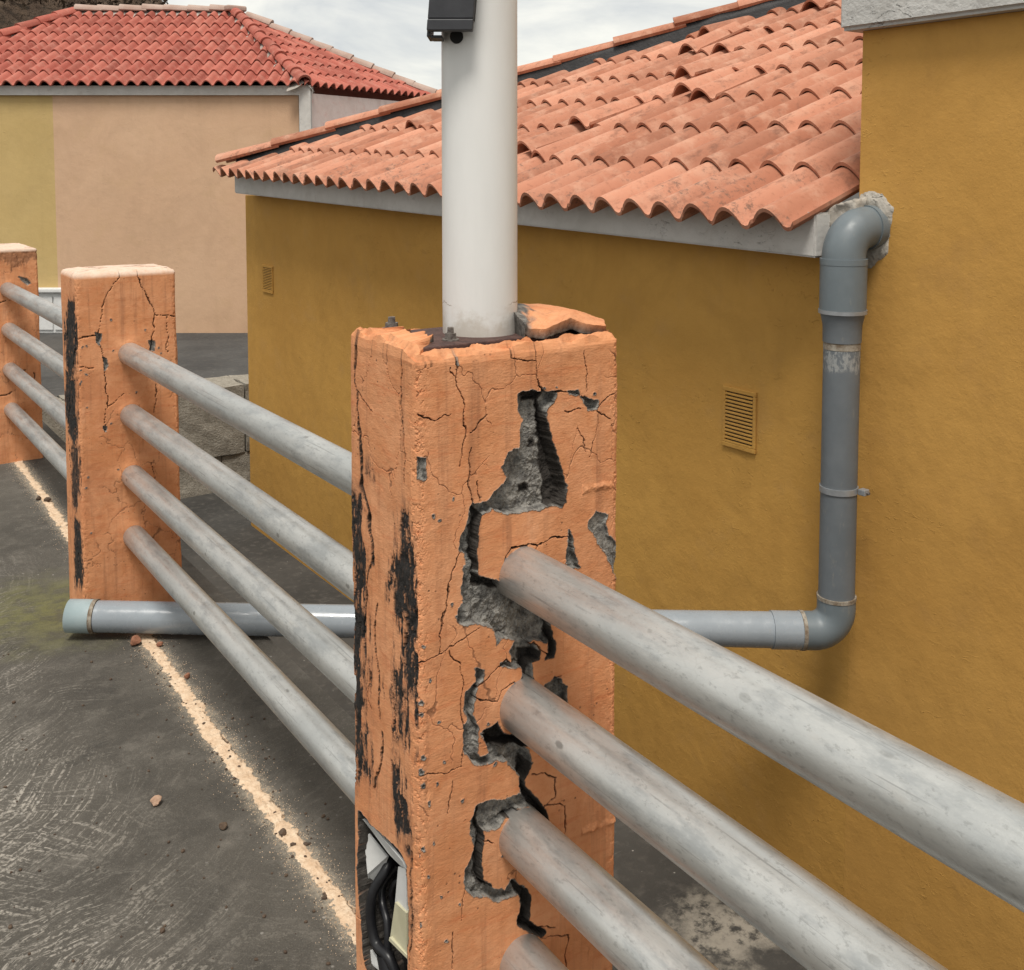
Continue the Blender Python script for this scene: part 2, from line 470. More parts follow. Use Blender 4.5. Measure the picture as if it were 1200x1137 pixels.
def mat_steel():
    t = NT('galvanised_rail', 0.5, 0.72, 0.5)
    off = t.n.new('ShaderNodeVectorMath'); off.operation = 'MULTIPLY_ADD'
    cmb = t.n.new('ShaderNodeCombineXYZ'); rr_ = t.rnd()
    for k_ in range(3): t.l.new(rr_, cmb.inputs[k_])
    t.l.new(cmb.outputs[0], off.inputs[0]); off.inputs[1].default_value = (13.0, 29.0, 41.0); t.l.new(t.obj(), off.inputs[2])
    o = off.outputs[0]
    n1 = t.noise(o, 5, 5, 0.6)
    c = t.mix(t.ramp(n1, 0.3, 0.7), (0.48, 0.49, 0.48), (0.61, 0.61, 0.59))
    st = t.noise(t.mapping(o, (40, 40, 4)), 2, 5, 0.7)
    c = t.mix(t.ramp(st, 0.5, 0.8, 0, 0.45), c, (0.33, 0.34, 0.335))
    ru = t.noise(t.mapping(o, (7, 7, 2)), 2.2, 5, 0.7)
    c = t.mix(t.ramp(ru, 0.58, 0.78, 0, 0.35), c, (0.44, 0.36, 0.28))
    v = t.voro(t.mapping(o, (1, 1, 0.5)), 24)
    sp = t.math('MULTIPLY', t.ramp(t.math('ADD', v, t.math('MULTIPLY', t.noise(o, 90, 2), 0.12)), 0.13, 0.19, 1, 0), t.ramp(t.noise(o, 5, 2), 0.46, 0.58))
    c = t.mix(t.math('MULTIPLY', sp, 0.75), c, (0.22, 0.215, 0.20))
    scr = t.noise(t.mapping(o, (90, 90, 1.6), rot=(0.1, 0.06, 0)), 3, 2, 0.5)
    c = t.mix(t.ramp(scr, 0.66, 0.70, 0, 0.5), c, (0.24, 0.24, 0.235))
    cr = t.voro(t.mapping(o, (1, 1, 0.45)), 60, 'DISTANCE_TO_EDGE')
    cm = t.math('MULTIPLY', t.ramp(cr, 0.008, 0.03, 1, 0), t.ramp(t.noise(o, 6, 3), 0.52, 0.60))
    c = t.mix(t.math('MULTIPLY', cm, 0.10), c, (0.30, 0.29, 0.27))
    bl = t.noise(t.mapping(o, (1, 1, 0.35)), 26, 5, 0.7)
    c = t.mix(t.ramp(bl, 0.47, 0.66, 0, 0.6), c, (0.33, 0.345, 0.35))
    fl_ = t.noise(t.mapping(o, (1, 1, 0.5)), 150, 4, 0.7)
    c = t.mix(t.ramp(fl_, 0.55, 0.68, 0, 0.45), c, (0.27, 0.27, 0.26))
    c = t.mix(t.ramp(fl_, 0.42, 0.32, 0, 0.2), c, (0.68, 0.68, 0.66))
    gz = t.sep(t.tc.outputs['Generated'])[2]
    e_ = t.math('ADD', t.math('ABSOLUTE', t.math('SUBTRACT', gz, 0.5)), t.math('MULTIPLY', t.math('SUBTRACT', t.noise(o, 30, 5, 0.7), 0.5), 0.06))
    c = t.mix(t.ramp(e_, 0.45, 0.48, 0, 0.25), c, (0.38, 0.27, 0.20))
    t.color(c); t.rough(t.ramp(st, 0.3, 0.7, 0.33, 0.52))
    t.bump(t.noise(o, 170, 3, 0.6), 0.25, 0.0008); t.bump(sp, -0.4, 0.0006)
    return t.m
M['steel'] = mat_steel()

def mat_pvc(name, c1, c2, rough=0.38):
    t = NT(name, rough, 0, 0.5); p = t.pos()
    c = t.mix(t.ramp(t.noise(p, 7, 5, 0.6), 0.3, 0.7), c1, c2)
    c = t.mix(t.ramp(t.noise(t.mapping(p, (6, 6, 2)), 8, 6, 0.75), 0.58, 0.76, 0, 0.42), c, (0.30, 0.27, 0.22))
    if name == 'grey_pvc':               # paint scuff below the reducer
        z = t.sep(p)[2]
        za, zb = onX(985, 408, XW - 0.115).z, onX(985, 432, XW - 0.115).z
        w = t.math('ADD', z, t.math('MULTIPLY', t.math('SUBTRACT', t.noise(p, 40, 5, 0.7), 0.5), 0.06))
        sc_ = t.math('MULTIPLY', t.ramp(w, zb - 0.01, zb + 0.005), t.ramp(w, za + 0.01, za - 0.005))
        sc_ = t.math('MULTIPLY', sc_, t.ramp(t.noise(t.mapping(p, (1, 1, 0.5)), 70, 5, 0.75), 0.45, 0.55))
        c = t.mix(t.math('MULTIPLY', sc_, 0.5), c, (0.42, 0.42, 0.40))
    t.color(c); t.rough(t.ramp(t.noise(p, 30, 4), 0.3, 0.7, rough - 0.06, rough + 0.16))
    t.bump(t.noise(p, 60, 3), 0.08, 0.001)
    return t.m
M['pvc'] = mat_pvc('grey_pvc', (0.115, 0.130, 0.143), (0.138, 0.153, 0.166), 0.5)
M['pvc_fit'] = mat_pvc('grey_pvc_fitting', (0.125, 0.15, 0.165), (0.15, 0.178, 0.195), 0.40)
M['pvc_low'] = mat_pvc('blue_grey_pvc', (0.24, 0.27, 0.30), (0.28, 0.31, 0.34), 0.18)
M['pvc_end'] = mat_pvc('pale_blue_pvc', (0.26, 0.33, 0.345), (0.31, 0.37, 0.385))

def mat_plain(name, c1, c2, rough=0.7, sc=20, bump=0.3, dist=0.002, metallic=0.0, dark=None):
    t = NT(name, rough, metallic, 0.4); p = t.pos()
    c = t.mix(t.ramp(t.noise(p, sc, 5, 0.65), 0.3, 0.7), c1, c2)
    if dark: c = t.mix(t.ramp(t.noise(p, sc * 3.3, 5, 0.7), 0.5, 0.7, 0, 0.8), c, dark)
    t.color(c)
    t.bump(t.noise(p, sc * 4, 4, 0.6), bump, dist)
    return t.m
M['rust'] = mat_plain('rusty_steel', (0.055, 0.030, 0.026), (0.105, 0.055, 0.045), 0.85, 60, 0.7, 0.002, 0.0, (0.03, 0.018, 0.016))
M['boltm'] = mat_plain('bolt_steel', (0.06, 0.045, 0.04), (0.20, 0.18, 0.16), 0.7, 130, 0.5, 0.001)
M['black'] = mat_plain('black_membrane', (0.012, 0.012, 0.013), (0.028, 0.028, 0.030), 0.6, 18, 0.6, 0.004)
M['cable'] = mat_plain('black_cable_rubber', (0.008, 0.008, 0.010), (0.016, 0.016, 0.018), 0.38, 40, 0.1)
M['plastic'] = mat_plain('white_plastic', (0.62, 0.62, 0.61), (0.70, 0.70, 0.69), 0.45, 25, 0.1)
M['cream'] = mat_plain('cream_plastic', (0.50, 0.47, 0.32), (0.56, 0.53, 0.38), 0.45, 25, 0.1)
M['lampbox'] = mat_plain('dark_grey_lamp_housing', (0.028, 0.029, 0.034), (0.045, 0.046, 0.052), 0.5, 14, 0.15)
M['dark'] = mat_plain('dark_opening', (0.01, 0.01, 0.01), (0.02, 0.02, 0.02), 0.9)
M['zinc'] = mat_plain('zinc_clamp', (0.30, 0.32, 0.34), (0.38, 0.40, 0.42), 0.4, 40, 0.2, 0.001, 0.5)
M['sealant'] = mat_plain('dirty_sealant', (0.33, 0.30, 0.25), (0.13, 0.09, 0.055), 0.8, 45, 0.6, 0.002)
M['blockm'] = mat_plain('rough_stone_block', (0.24, 0.215, 0.175), (0.34, 0.31, 0.26), 0.92, 22, 0.9, 0.012, 0, (0.15, 0.135, 0.11))
M['mortar'] = mat_plain('grey_mortar', (0.30, 0.27, 0.24), (0.40, 0.36, 0.32), 0.9, 9, 0.8, 0.01)
M['hill'] = mat_plain('dry_brown_hillside', (0.070, 0.045, 0.030), (0.13, 0.088, 0.058), 0.95, 0.9, 1.0, 0.4, 0, (0.035, 0.030, 0.022))
M['sand'] = mat_plain('tan_grit', (0.58, 0.41, 0.27), (0.70, 0.55, 0.40), 0.95, 30, 0.9, 0.006, 0, (0.42, 0.28, 0.17))
M['stone_r'] = mat_plain('reddish_rubble', (0.20, 0.085, 0.05), (0.32, 0.15, 0.09), 0.9, 40, 0.8, 0.004)
M['stone_d'] = mat_plain('dark_rubble', (0.055, 0.036, 0.026), (0.11, 0.075, 0.05), 0.9, 40, 0.8, 0.004)
M['stone_p'] = mat_plain('pinkish_rubble', (0.36, 0.22, 0.15), (0.46, 0.31, 0.22), 0.9, 40, 0.8, 0.004)
M['ridge_grey'] = mat_plain('weathered_ridge_tile', (0.34, 0.235, 0.19), (0.42, 0.32, 0.27), 0.9, 5, 0.6, 0.006)

def mat_pole():
    t = NT('white_pole_paint', 0.42, 0, 0.45); o = t.pos()
    c = t.mix(t.ramp(t.noise(t.mapping(o, (1, 1, 0.25)), 12, 5, 0.6), 0.3, 0.7), (0.66, 0.655, 0.64), (0.72, 0.715, 0.70))
    x, y, z = t.sep(o)
    dn = t.math('ADD', z, t.math('MULTIPLY', t.math('SUBTRACT', t.noise(o, 26, 6, 0.75), 0.5), 0.14))
    c = t.mix(t.ramp(dn, 1.17, 1.225, 0.62, 0), c, (0.40, 0.34, 0.27))
    hair = t.math('ABSOLUTE', t.math('SUBTRACT', t.math('ADD', z, t.math('MULTIPLY', t.math('SUBTRACT', t.noise(o, 22, 4, 0.7), 0.5), 0.035)), 1.222))
    hm = t.math('MULTIPLY', t.ramp(hair, 0.0004, 0.0014, 1, 0), t.ramp(t.noise(o, 9, 2), 0.45, 0.52))
    c = t.mix(t.math('MULTIPLY', hm, 0.7), c, (0.24, 0.19, 0.14))
    t.color(c)
    t.bump(t.noise(t.mapping(o, (1, 1, 0.3)), 40, 4, 0.6), 0.12, 0.002); t.bump(t.noise(o, 220, 2), 0.08, 0.0006)
    return t.m
M['pole'] = mat_pole()

def mat_tile(name, ca, cb, cc, lichen=True):
    t = NT(name, 0.85, 0, 0.22); p = t.pos(); r = t.rnd()
    c = t.mix(r, ca, cb)
    r2 = t.math('FRACT', t.math('MULTIPLY', r, 37.7))
    c = t.mix(t.ramp(r2, 0.55, 1.0, 0, 0.55), c, tuple(v * 0.62 for v in ca))
    c = t.mix(t.ramp(t.noise(p, 9, 5, 0.65), 0.45, 0.7, 0, 0.6), c, cc)
    so = t.noise(t.mapping(p, (1.2, 3.5, 1.2)), 7, 6, 0.72)
    c = t.mix(t.ramp(so, 0.52, 0.70, 0, 0.6 if lichen else 0.35), c, (0.17, 0.085, 0.06))
    c = t.mix(t.ramp(t.noise(t.mapping(p, (1, 1, 1)), 48, 4, 0.6), 0.52, 0.78, 0, 0.4), c, tuple(v * 0.62 for v in ca))
    if lichen:
        x, y, z = t.sep(p)
        low = t.ramp(x, 2.72, 2.98, 1, 0.12)
        li = t.math('MULTIPLY', t.ramp(t.noise(p, 40, 6, 0.8), 0.50, 0.64), t.ramp(t.noise(p, 5.5, 3), 0.47, 0.58))
        li = t.math('MULTIPLY', li, low)
        c = t.mix(t.math('MULTIPLY', li, 0.7), c, (0.10, 0.08, 0.066))
    t.color(c)
    t.bump(t.noise(p, 36, 4, 0.6), 0.3, 0.003); t.bump(t.noise(p, 240, 2), 0.3, 0.001)
    return t.m
M['tile_low'] = mat_tile('terracotta_faded', (0.37, 0.15, 0.09), (0.55, 0.26, 0.17), (0.55, 0.32, 0.225))
M['tile_far'] = mat_tile('terracotta_red', (0.34, 0.09, 0.065), (0.44, 0.14, 0.102), (0.44, 0.195, 0.15), False)

# ------------------------------------------------------------------ levels of the place
Z_AL = -1.17          # alley between railing and houses
Z_TE = -0.38          # terrace at the far end
EDGE = 1.16           # right edge of the deck

# ------------------------------------------------------------------ SETTING: ground, deck, terrace, hill
def plane_grid(name, x0, x1, y0, y1, z, nx, ny, mat, amp=0.0, seed=1, freq=3.0):
    xs = np.linspace(x0, x1, nx); ys = np.linspace(y0, y1, ny)
    Xg, Yg = np.meshgrid(xs, ys)
    Zg = z + amp * fbm(Xg, Yg, freq, 4, seed)
    return link(name, grid_mesh(name, np.stack([Xg, Yg, Zg], -1)), None, mat)
def slab(name, outline, z0, z1, mat, parent=None):
    n = len(outline)
    V = [(x, y, z0) for x, y in outline] + [(x, y, z1) for x, y in outline]
    Fc = [tuple(range(n))[::-1], tuple(range(n, 2 * n))] + [(i, (i + 1) % n, n + (i + 1) % n, n + i) for i in range(n)]
    bm = bmesh.new(); me = mesh(name, V, Fc); bm.from_mesh(me)
    me2 = bm_mesh(name, bm)
    return link(name, me2, parent, mat)

g = link('ground', mesh('ground', [(-900, -900, Z_AL), (900, -900, Z_AL), (900, 900, Z_AL), (-900, 900, Z_AL)], [(0, 1, 2, 3)]), None, M['alley'])
tag(g, kind='structure')
dk = slab('deck', [(-9, -4), (EDGE, -4), (EDGE + 0.02, 8.2), (-9, 8.2)], Z_AL - 0.05, 0.0, M['deck'])
tag(dk, kind='structure')
YS = onZ(250, 578, Z_AL).y            # foot of the block wall at the end of the alley
Z_TE = onY(250, 456, YS).z
te = slab('terrace', [(1.21, YS + 0.42), (9.0, YS + 0.42), (9.0, 40), (-30, 40), (-30, 8.21), (1.21, 8.21)], Z_AL - 0.05, Z_TE, M['terrace'])
tag(te, kind='structure')

# hillside far behind the houses
def hill():
    nu, nv = 90, 40
    P = np.zeros((nv, nu, 3))
    us = np.linspace(-1500, 420, nu); vs_ = np.linspace(0, 1, nv)
    D = 46.0
    for j, v in enumerate(vs_):
        for i, u in enumerate(us):
            top = -4 + 0.42 * (u - 187) if u < 187 else -4 + 0.75 * (u - 187)
            top = max(top, -420)
            q = onF(u, top, D)
            dist = D - 14 + 22 * v
            b = onF(u, 198, dist)
            h = (q.z + 2.0) * (math.sin(v * math.pi * 0.62) / math.sin(math.pi * 0.5) if v < 0.806 else math.sin(0.806 * math.pi * 0.62)) - 2.0
            P[j, i] = (b.x, b.y, h)
    nz = fbm(P[..., 0], P[..., 1], 0.25, 5, 5, 0.6)
    P[..., 2] += nz * 1.6 * np.clip(vs_ * 4, 0, 1)[:, None]
    return grid_mesh('hillside', P)
hl = link('hillside', hill(), None, M['hill']); tag(hl, kind='structure')
def scrub():
    V = []; Fc = []
    rng = random.Random(5)
    for k in range(700):
        u = rng.uniform(-30, 195); D = rng.uniform(36, 46)
        top = -4 + 0.42 * (u - 187) if u < 187 else -4
        b = onF(u, max(top, -60) + rng.uniform(-4, 60), D)
        for q in range(5):
            c = b + Vector((rng.gauss(0, .16), rng.gauss(0, .16), rng.gauss(0, .10)))
            i = len(V); s = rng.uniform(.05, .14)
            for w in range(3):
                V.append(c + Vector((rng.gauss(0, s), rng.gauss(0, s), rng.gauss(0, s))))
            Fc.append((i, i + 1, i + 2))
    return mesh('scrub', V, Fc)

# ------------------------------------------------------------------ retaining wall of rough blocks
rw = empty('retaining_wall', (2.6, YS, Z_AL))
tag(rw, 'low wall of rough stone blocks at the far end of the alley', 'wall')
def rough_block(lo, hi, seed):
    bm = box_bm(lo, hi, 0.0)
    bmesh.ops.subdivide_edges(bm, edges=bm.edges[:], cuts=7, use_grid_fill=True)
    for v in bm.verts:
        c = v.co
        a = np.array([c.x * 1.0 + c.z * .3]); b = np.array([c.z + c.y])
        d = float(fbm(a, b, 5.0, 4, seed)[0])
        if c.y < (lo[1] + hi[1]) / 2: v.co.y += d * 0.025
        v.co.z += float(fbm(b * 1.3, a, 6.0, 3, seed + 9)[0]) * 0.02
    return bm_mesh('block', bm)
h_all = Z_TE - Z_AL
z_mid = onY(250, 536, YS).z - Z_AL
xx = 1.215
k = 0
for wd in (0.5, 0.72, 0.62, 0.55, 0.6, 0.5):
    link('block', rough_block((xx - 2.6, 0.0, z_mid + 0.008), (xx + wd - 0.014 - 2.6, 0.40, h_all + 0.012), 11 + k), rw, M['blockm'])
    link('block', rough_block((xx - 2.6 - (0.2 if k else 0), 0.012, 0.0), (xx + wd - 0.21 - 2.6, 0.40, z_mid - 0.008), 31 + k), rw, M['blockm'])
    xx += wd; k += 1
link('mortar_bed', bm_mesh('mortar_bed', box_bm((1.217 - 2.6, 0.06, 0), (xx - 2.6, 0.41, h_all - 0.02))), rw, M['mortar'])

# ------------------------------------------------------------------ roof tiles
TW = 0.155            # cover width of a tile
TE = 0.395            # exposed length
def tile_profile(w, hgt, n):
    out = []
    for i in range(n + 1):
        f = i / n
        x = -0.06 * w + f * w * 1.12
        ph = (x / w)
        q = ph - math.floor(ph)
        if q < 0.80:
            z = hgt * math.sin(math.pi * q / 0.80) ** 0.85
        else:
            z = -0.10 * hgt * math.sin(math.pi * (q - 0.80) / 0.20)
        out.append((x, z))
    return out
def tile_bm(w=TW, ln=0.43, hgt=0.055, th=0.013, n=14):
    bm = bmesh.new()
    pr = tile_profile(w, hgt, n)
    rows = []
    for (y, lift, sc) in ((0.0, 0.020, 1.0), (ln, 0.0, 0.92)):
        top = [bm.verts.new(((x - w / 2) * sc + w / 2, y, z * sc + lift + th)) for x, z in pr]
        bot = [bm.verts.new(((x - w / 2) * sc + w / 2, y, z * sc + lift)) for x, z in pr]
        rows.append((top, bot))
    (t0, b0), (t1, b1) = rows
    for i in range(n):
        f = bm.faces.new((t0[i], t0[i + 1], t1[i + 1], t1[i])); f.smooth = True
        f = bm.faces.new((b0[i + 1], b0[i], b1[i], b1[i + 1])); f.smooth = True
        bm.faces.new((t0[i + 1], t0[i], b0[i], b0[i + 1]))
        bm.faces.new((t1[i], t1[i + 1], b1[i + 1], b1[i]))
    for a, b in ((0, 0), (n, n)):
        bm.faces.new((t0[a], t1[a], b1[b], b0[b]))
    bmesh.ops.recalc_face_normals(bm, faces=bm.faces)
    for e in bm.edges:
        if len(e.link_faces) == 2 and e.calc_face_angle(0) > 1.0: e.smooth = False
    return bm
def cap_bm(ln=0.40, r=0.075, th=0.014, n=10, flat=0.8):
    bm = bmesh.new(); rows = []
    for y, s, lift in ((0, 1.0, 0.014), (ln, 0.86, 0.0)):
        t = []; b = []
        for i in range(n + 1):
            a = math.pi * i / n
            t.append(bm.verts.new((-math.cos(a) * r * s, y, math.sin(a) * r * s * flat + lift + th)))
            b.append(bm.verts.new((-math.cos(a) * (r - th) * s, y, math.sin(a) * (r - th) * s * flat + lift)))
        rows.append((t, b))
    (t0, b0), (t1, b1) = rows
    for i in range(n):
        f = bm.faces.new((t0[i], t0[i + 1], t1[i + 1], t1[i])); f.smooth = True
        f = bm.faces.new((b0[i + 1], b0[i], b1[i], b1[i + 1])); f.smooth = True
        bm.faces.new((t0[i + 1], t0[i], b0[i], b0[i + 1])); bm.faces.new((t1[i], t1[i + 1], b1[i + 1], b1[i]))
    for a in (0, n): bm.faces.new((t0[a], t1[a], b1[a], b0[a]))
    bmesh.ops.recalc_face_normals(bm, faces=bm.faces)
    for e in bm.edges:
        if len(e.link_faces) == 2 and e.calc_face_angle(0) > 1.0: e.smooth = False
    return bm
def frame(O, A, S):
    A = A.normalized(); N = A.cross(S).normalized(); S2 = N.cross(A).normalized()
    return Matrix(((A.x, S2.x, N.x, O.x), (A.y, S2.y, N.y, O.y), (A.z, S2.z, N.z, O.z), (0, 0, 0, 1)))
def lay_tiles(roof, Mx, w, e, na, ns, clips, mat, src, jit, seed, special=None):
    """clips: list of (a0, s0, na, ns): keep where (p-p0).n <= 0 in roof-local a/s coordinates"""
    rng = random.Random(seed)
    base = bm_mesh('tile', src.copy())
    base.materials.append(mat)
    count = 0
    for i in range(na[0], na[1]):
        cj = rng.gauss(0, jit * 0.35)
        for j in range(ns):
            a, s = i * w, j * e
            ds = cj + rng.gauss(0, jit * 0.4)
            if j == 0: ds *= 0.6
            cs = [((a + w / 2 - c[0]) * c[2] + (s + e * 0.5 - c[1]) * c[3]) for c in clips]
            far = [((a + ca - c[0]) * c[2] + (s + cb - c[1]) * c[3]) for c in clips for ca in (0, w) for cb in (0, e * 1.2)]
            near = min([max(-1e9, min(((a + ca - c[0]) * c[2] + (s + cb - c[1]) * c[3]) for ca in (0, w) for cb in (0, e * 1.2))) for c in clips] + [-1]) if clips else -1
            if any(min(((a + ca - c[0]) * c[2] + (s + cb - c[1]) * c[3]) for ca in (0, w) for cb in (0, e * 1.2)) > -0.03 for c in clips):
                continue
            R = Matrix.Rotation(rng.gauss(0, 0.010) * jit / 0.02, 4, 'Z') @ Matrix.Rotation(rng.gauss(0, 0.008) * jit / 0.02, 4, 'Y')
            dz = 0.0
            if special and (i, j) in special:
                sp = special[(i, j)]
                if sp is None: continue
                ds += sp[0]; dz = sp[1]; R = Matrix.Rotation(sp[2], 4, 'Z') @ Matrix.Rotation(sp[3], 4, 'X') @ R
            L = Matrix.Translation((a + rng.gauss(0, jit * 0.12), s + ds, 0.0005 * (i % 2) + dz)) @ R
            if any(f > 0 for f in far):
                bm = bmesh.new(); bm.from_mesh(base)
                bm.transform(L)
                for c in clips:
                    bmesh.ops.bisect_plane(bm, geom=bm.verts[:] + bm.edges[:] + bm.faces[:], plane_co=(c[0], c[1], 0), plane_no=(c[2], c[3], 0), clear_outer=True)
                if len(bm.faces) < 4: bm.free(); continue
                me = bpy.data.meshes.new('tile'); bm.to_mesh(me); bm.free()
                if not me.materials: me.materials.append(mat)
                o = bpy.data.objects.new('tile', me); C.objects.link(o); o.parent = roof; o.matrix_local = Mx
            else:
                o = bpy.data.objects.new('tile', base); C.objects.link(o); o.parent = roof; o.matrix_local = Mx @ L
            count += 1
    return count
def lay_caps(roof, p0, p1, up, src, e, mat, name='ridge_tile', seed=1, lift=0.0, jit=0.006):
    rng = random.Random(seed)
    me = bm_mesh(name, src.copy()); me.materials.append(mat)
    d = (p1 - p0); n = max(1, int(d.length / e)); S = d.normalized()
    A = S.cross(up).normalized()
    for k in range(n):
        q = p0 + S * (k * e) + up * lift
        Mx = frame(q, A, S) @ Matrix.Rotation(rng.gauss(0, jit * 2), 4, 'Z')
        Mx.translation += Vector((rng.gauss(0, jit), rng.gauss(0, jit), rng.gauss(0, jit * .5)))
        o = bpy.data.objects.new(name, me); C.objects.link(o); o.parent = roof; o.matrix_local = Mx

# ------------------------------------------------------------------ far house (obtuse corners, hipped roof)
DH = (onZ(250, 392, Z_TE)).dot(FH)
HB = onF(250, 392, DH).z
EV = onF(200, 107, DH).z                     # eave height
fh = empty('house', onF(200, 392, DH))
fh.location.z = Z_TE
tag(fh, 'beige and olive house with red tiled hip roof standing beyond the terrace', 'house')
fo = fh.location.copy()
def fp(p): return p - fo
side = (FH * math.cos(math.radians(30.8)) + RT * math.sin(math.radians(30.8)))
sideL = (FH * math.cos(math.radians(30.8)) - RT * math.sin(math.radians(30.8)))
def wall_slab(name, p0, p1, z0, z1, inward, th, mat, parent, org):
    a = Vector((p0.x, p0.y, 0)) - Vector((org.x, org.y, 0)); b = Vector((p1.x, p1.y, 0)) - Vector((org.x, org.y, 0))
    t = inward * th
    V = [a, b, b + t, a + t]
    V = [Vector((v.x, v.y, z0 - org.z)) for v in V] + [Vector((v.x, v.y, z1 - org.z)) for v in V]
    Fc = [(3, 2, 1, 0), (4, 5, 6, 7), (0, 1, 5, 4), (1, 2, 6, 5), (2, 3, 7, 6), (3, 0, 4, 7)]
    bm = bmesh.new(); me = mesh(name, V, Fc); bm.from_mesh(me)
    return link(name, bm_mesh(name, bm), parent, mat)
DW = DH + 0.10                                # wall set back under the eave
pL = onF(-170, 200, DW); pM = onF(64, 200, DW); pR = onF(351, 200, DW)
ztop = onF(200, 106, DW).z
wall_slab('wall', pL, pM, Z_TE - 0.02, ztop, FH, 0.2, M['olive'], fh, fo)
wall_slab('wall', pM, pR, Z_TE - 0.02, ztop, FH, 0.2, M['beige'], fh, fo)
pc0 = onF(351.5, 200, DW - 0.05); pc1 = onF(365, 200, DW - 0.05)
wall_slab('corner_pillar', pc0, pc1, Z_TE - 0.02, ztop + 0.05, FH, 0.16, M['whitewash'], fh, fo)
ps0 = onF(366, 200, DW + 0.02)
nrm_in = Vector((-side.y, side.x, 0))
if nrm_in.dot(RT) > 0: nrm_in = -nrm_in
wall_slab('wall', ps0, ps0 + side * 2.6, Z_TE - 0.02, ztop - 0.03, nrm_in, 0.2, M['pinkwash'], fh, fo)
# eave band
wall_slab('eave_band', onF(-170, 105, DH + 0.05), onF(352, 105, DH + 0.05), onF(200, 111.5, DH + 0.05).z, onF(200, 100.5, DH + 0.05).z, FH, 0.12, M['whitewash'], fh, fo)
# roof planes
roof_f = empty('roof', (0, 0, 0), fh)
FTW = 14.5 / FPX * DH; FTE = FTW * 2.55
tanp = 0.465
cA = onF(356, 103, DH)                        # right front eave corner
kd = 2.28
peak = Vector((cA.x, cA.y, 0)) + FH * kd - RT * (kd * math.tan(math.radians(29.6)))
peak.z = cA.z + tanp * kd
cAL = onF(-158, 103, DH)
peakL = Vector((cAL.x, cAL.y, 0)) + FH * kd + RT * (kd * math.tan(math.radians(29.6)))
peakL.z = peak.z
Lside = 2.35
cB = cA + side * Lside
cBL = cAL + sideL * Lside
def quad(name, pts, mat, parent, org, th=0.05, drop=0.03):
    n = len(pts)
    V = [p - org - Vector((0, 0, drop)) for p in pts] + [p - org - Vector((0, 0, drop + th)) for p in pts]
    Fc = [tuple(range(n)), tuple(range(n, 2 * n))[::-1]] + [(i, (i + 1) % n, n + (i + 1) % n, n + i) for i in range(n)]
    bm = bmesh.new(); me = mesh(name, V, Fc); bm.from_mesh(me)
    return link(name, bm_mesh(name, bm), parent, mat)
def ins(p, c, k=0.05): return p + (c - p) * k
gf = (peak + peakL) / 2
quad('roof_boards', [ins(cAL, gf), ins(cA, gf), peak, peakL], M['dark'], roof_f, fo, 0.02, 0.02)
quad('roof_boards', [ins(cA, peak, 0.08), ins(cB, peak, 0.08), peak], M['dark'], roof_f, fo, 0.02, 0.02)
quad('roof_boards', [cBL, cAL, peakL], M['dark'], roof_f, fo)
backR = peak + FH * 2.2; backR.z = cA.z; backL = peakL + FH * 2.2; backL.z = cA.z
quad('roof_boards', [cB, backR, backL, cBL, peakL, peak], M['tile_far'], roof_f, fo, 0.03, 0.0)
ftile = tile_bm(FTW, FTE * 1.18, 0.052, 0.013, 10)
cosP = 1 / math.sqrt(1 + tanp * tanp)
# front slope
Sf = (FH + Vector((0, 0, tanp))).normalized()
O = fp(cAL); Mx = frame(O, RT, Sf)
Wf = (cA - cAL).length; Hs = kd / cosP
tb = math.tan(math.radians(29.6)) * cosP
i0 = int((onF(-125, 103, DH) - cAL).length / FTW)
ndiag = Vector((1, tb, 0)).normalized(); ndl = Vector((-1, tb, 0)).normalized()
c1 = lay_tiles(roof_f, Mx, FTW, FTE, (i0, int(Wf / FTW) + 1), int(Hs / FTE) + 1,
          [(Wf, 0, ndiag.x, ndiag.y), (0, 0, ndl.x, ndl.y), (0, Hs - 0.02, 0, 1)], M['tile_far'], ftile, 0.004, 3)
# right slope
out_r = -nrm_in
Sr = (nrm_in + Vector((0, 0, tanp))).normalized()
O = fp(cA); Mx = frame(O, side, Sr)
rel = peak - cA
pa, psl = rel.dot(side), (rel - side * rel.dot(side)).length
n1 = Vector((-psl, pa, 0)).normalized()
n2 = Vector((psl, Lside - pa, 0)).normalized()
c2 = lay_tiles(roof_f, Mx, FTW, FTE, (0, int(Lside / FTW) + 1), int(psl / FTE) + 1,
          [(0, 0, n1.x, n1.y), (Lside, 0, n2.x, n2.y)], M['tile_far'], ftile, 0.004, 4)
capf = cap_bm(0.34, 0.075, 0.012, 8, 0.95)
def mortar_strip(name, p0, p1, w, hgt, mat, parent, up=Vector((0, 0, 1)), seed=1):
    d = (p1 - p0); S = d.normalized(); A = S.cross(up).normalized()
    n = max(6, int(d.length / 0.06)); P = np.zeros((n, 7, 3)); rng = np.random.RandomState(seed)
    for i in range(n):
        c = p0 + d * (i / (n - 1))
        for j in range(7):
            f = j / 6 * 2 - 1
            q = c + A * (f * w * (1 + 0.25 * rng.randn() * (abs(f) > .8))) + up * (hgt * (1 - abs(f) ** 1.5) - 0.04 * abs(f) + 0.006 * rng.randn())
            P[i, j] = q
    return link(name, grid_mesh(name, P), parent, mat)
upv = Vector((0, 0, 1))
hipA, pk, pkL, hipL, hipB = fp(cA), fp(peak), fp(peakL), fp(cAL), fp(cB)
mortar_strip('mortar_bed', hipA, pk, 0.13, 0.055, M['mortar'], roof_f, seed=1)
mortar_strip('mortar_bed', pkL, pk, 0.11, 0.06, M['mortar'], roof_f, seed=2)
mortar_strip('mortar_bed', hipB, pk, 0.11, 0.055, M['mortar'], roof_f, seed=3)
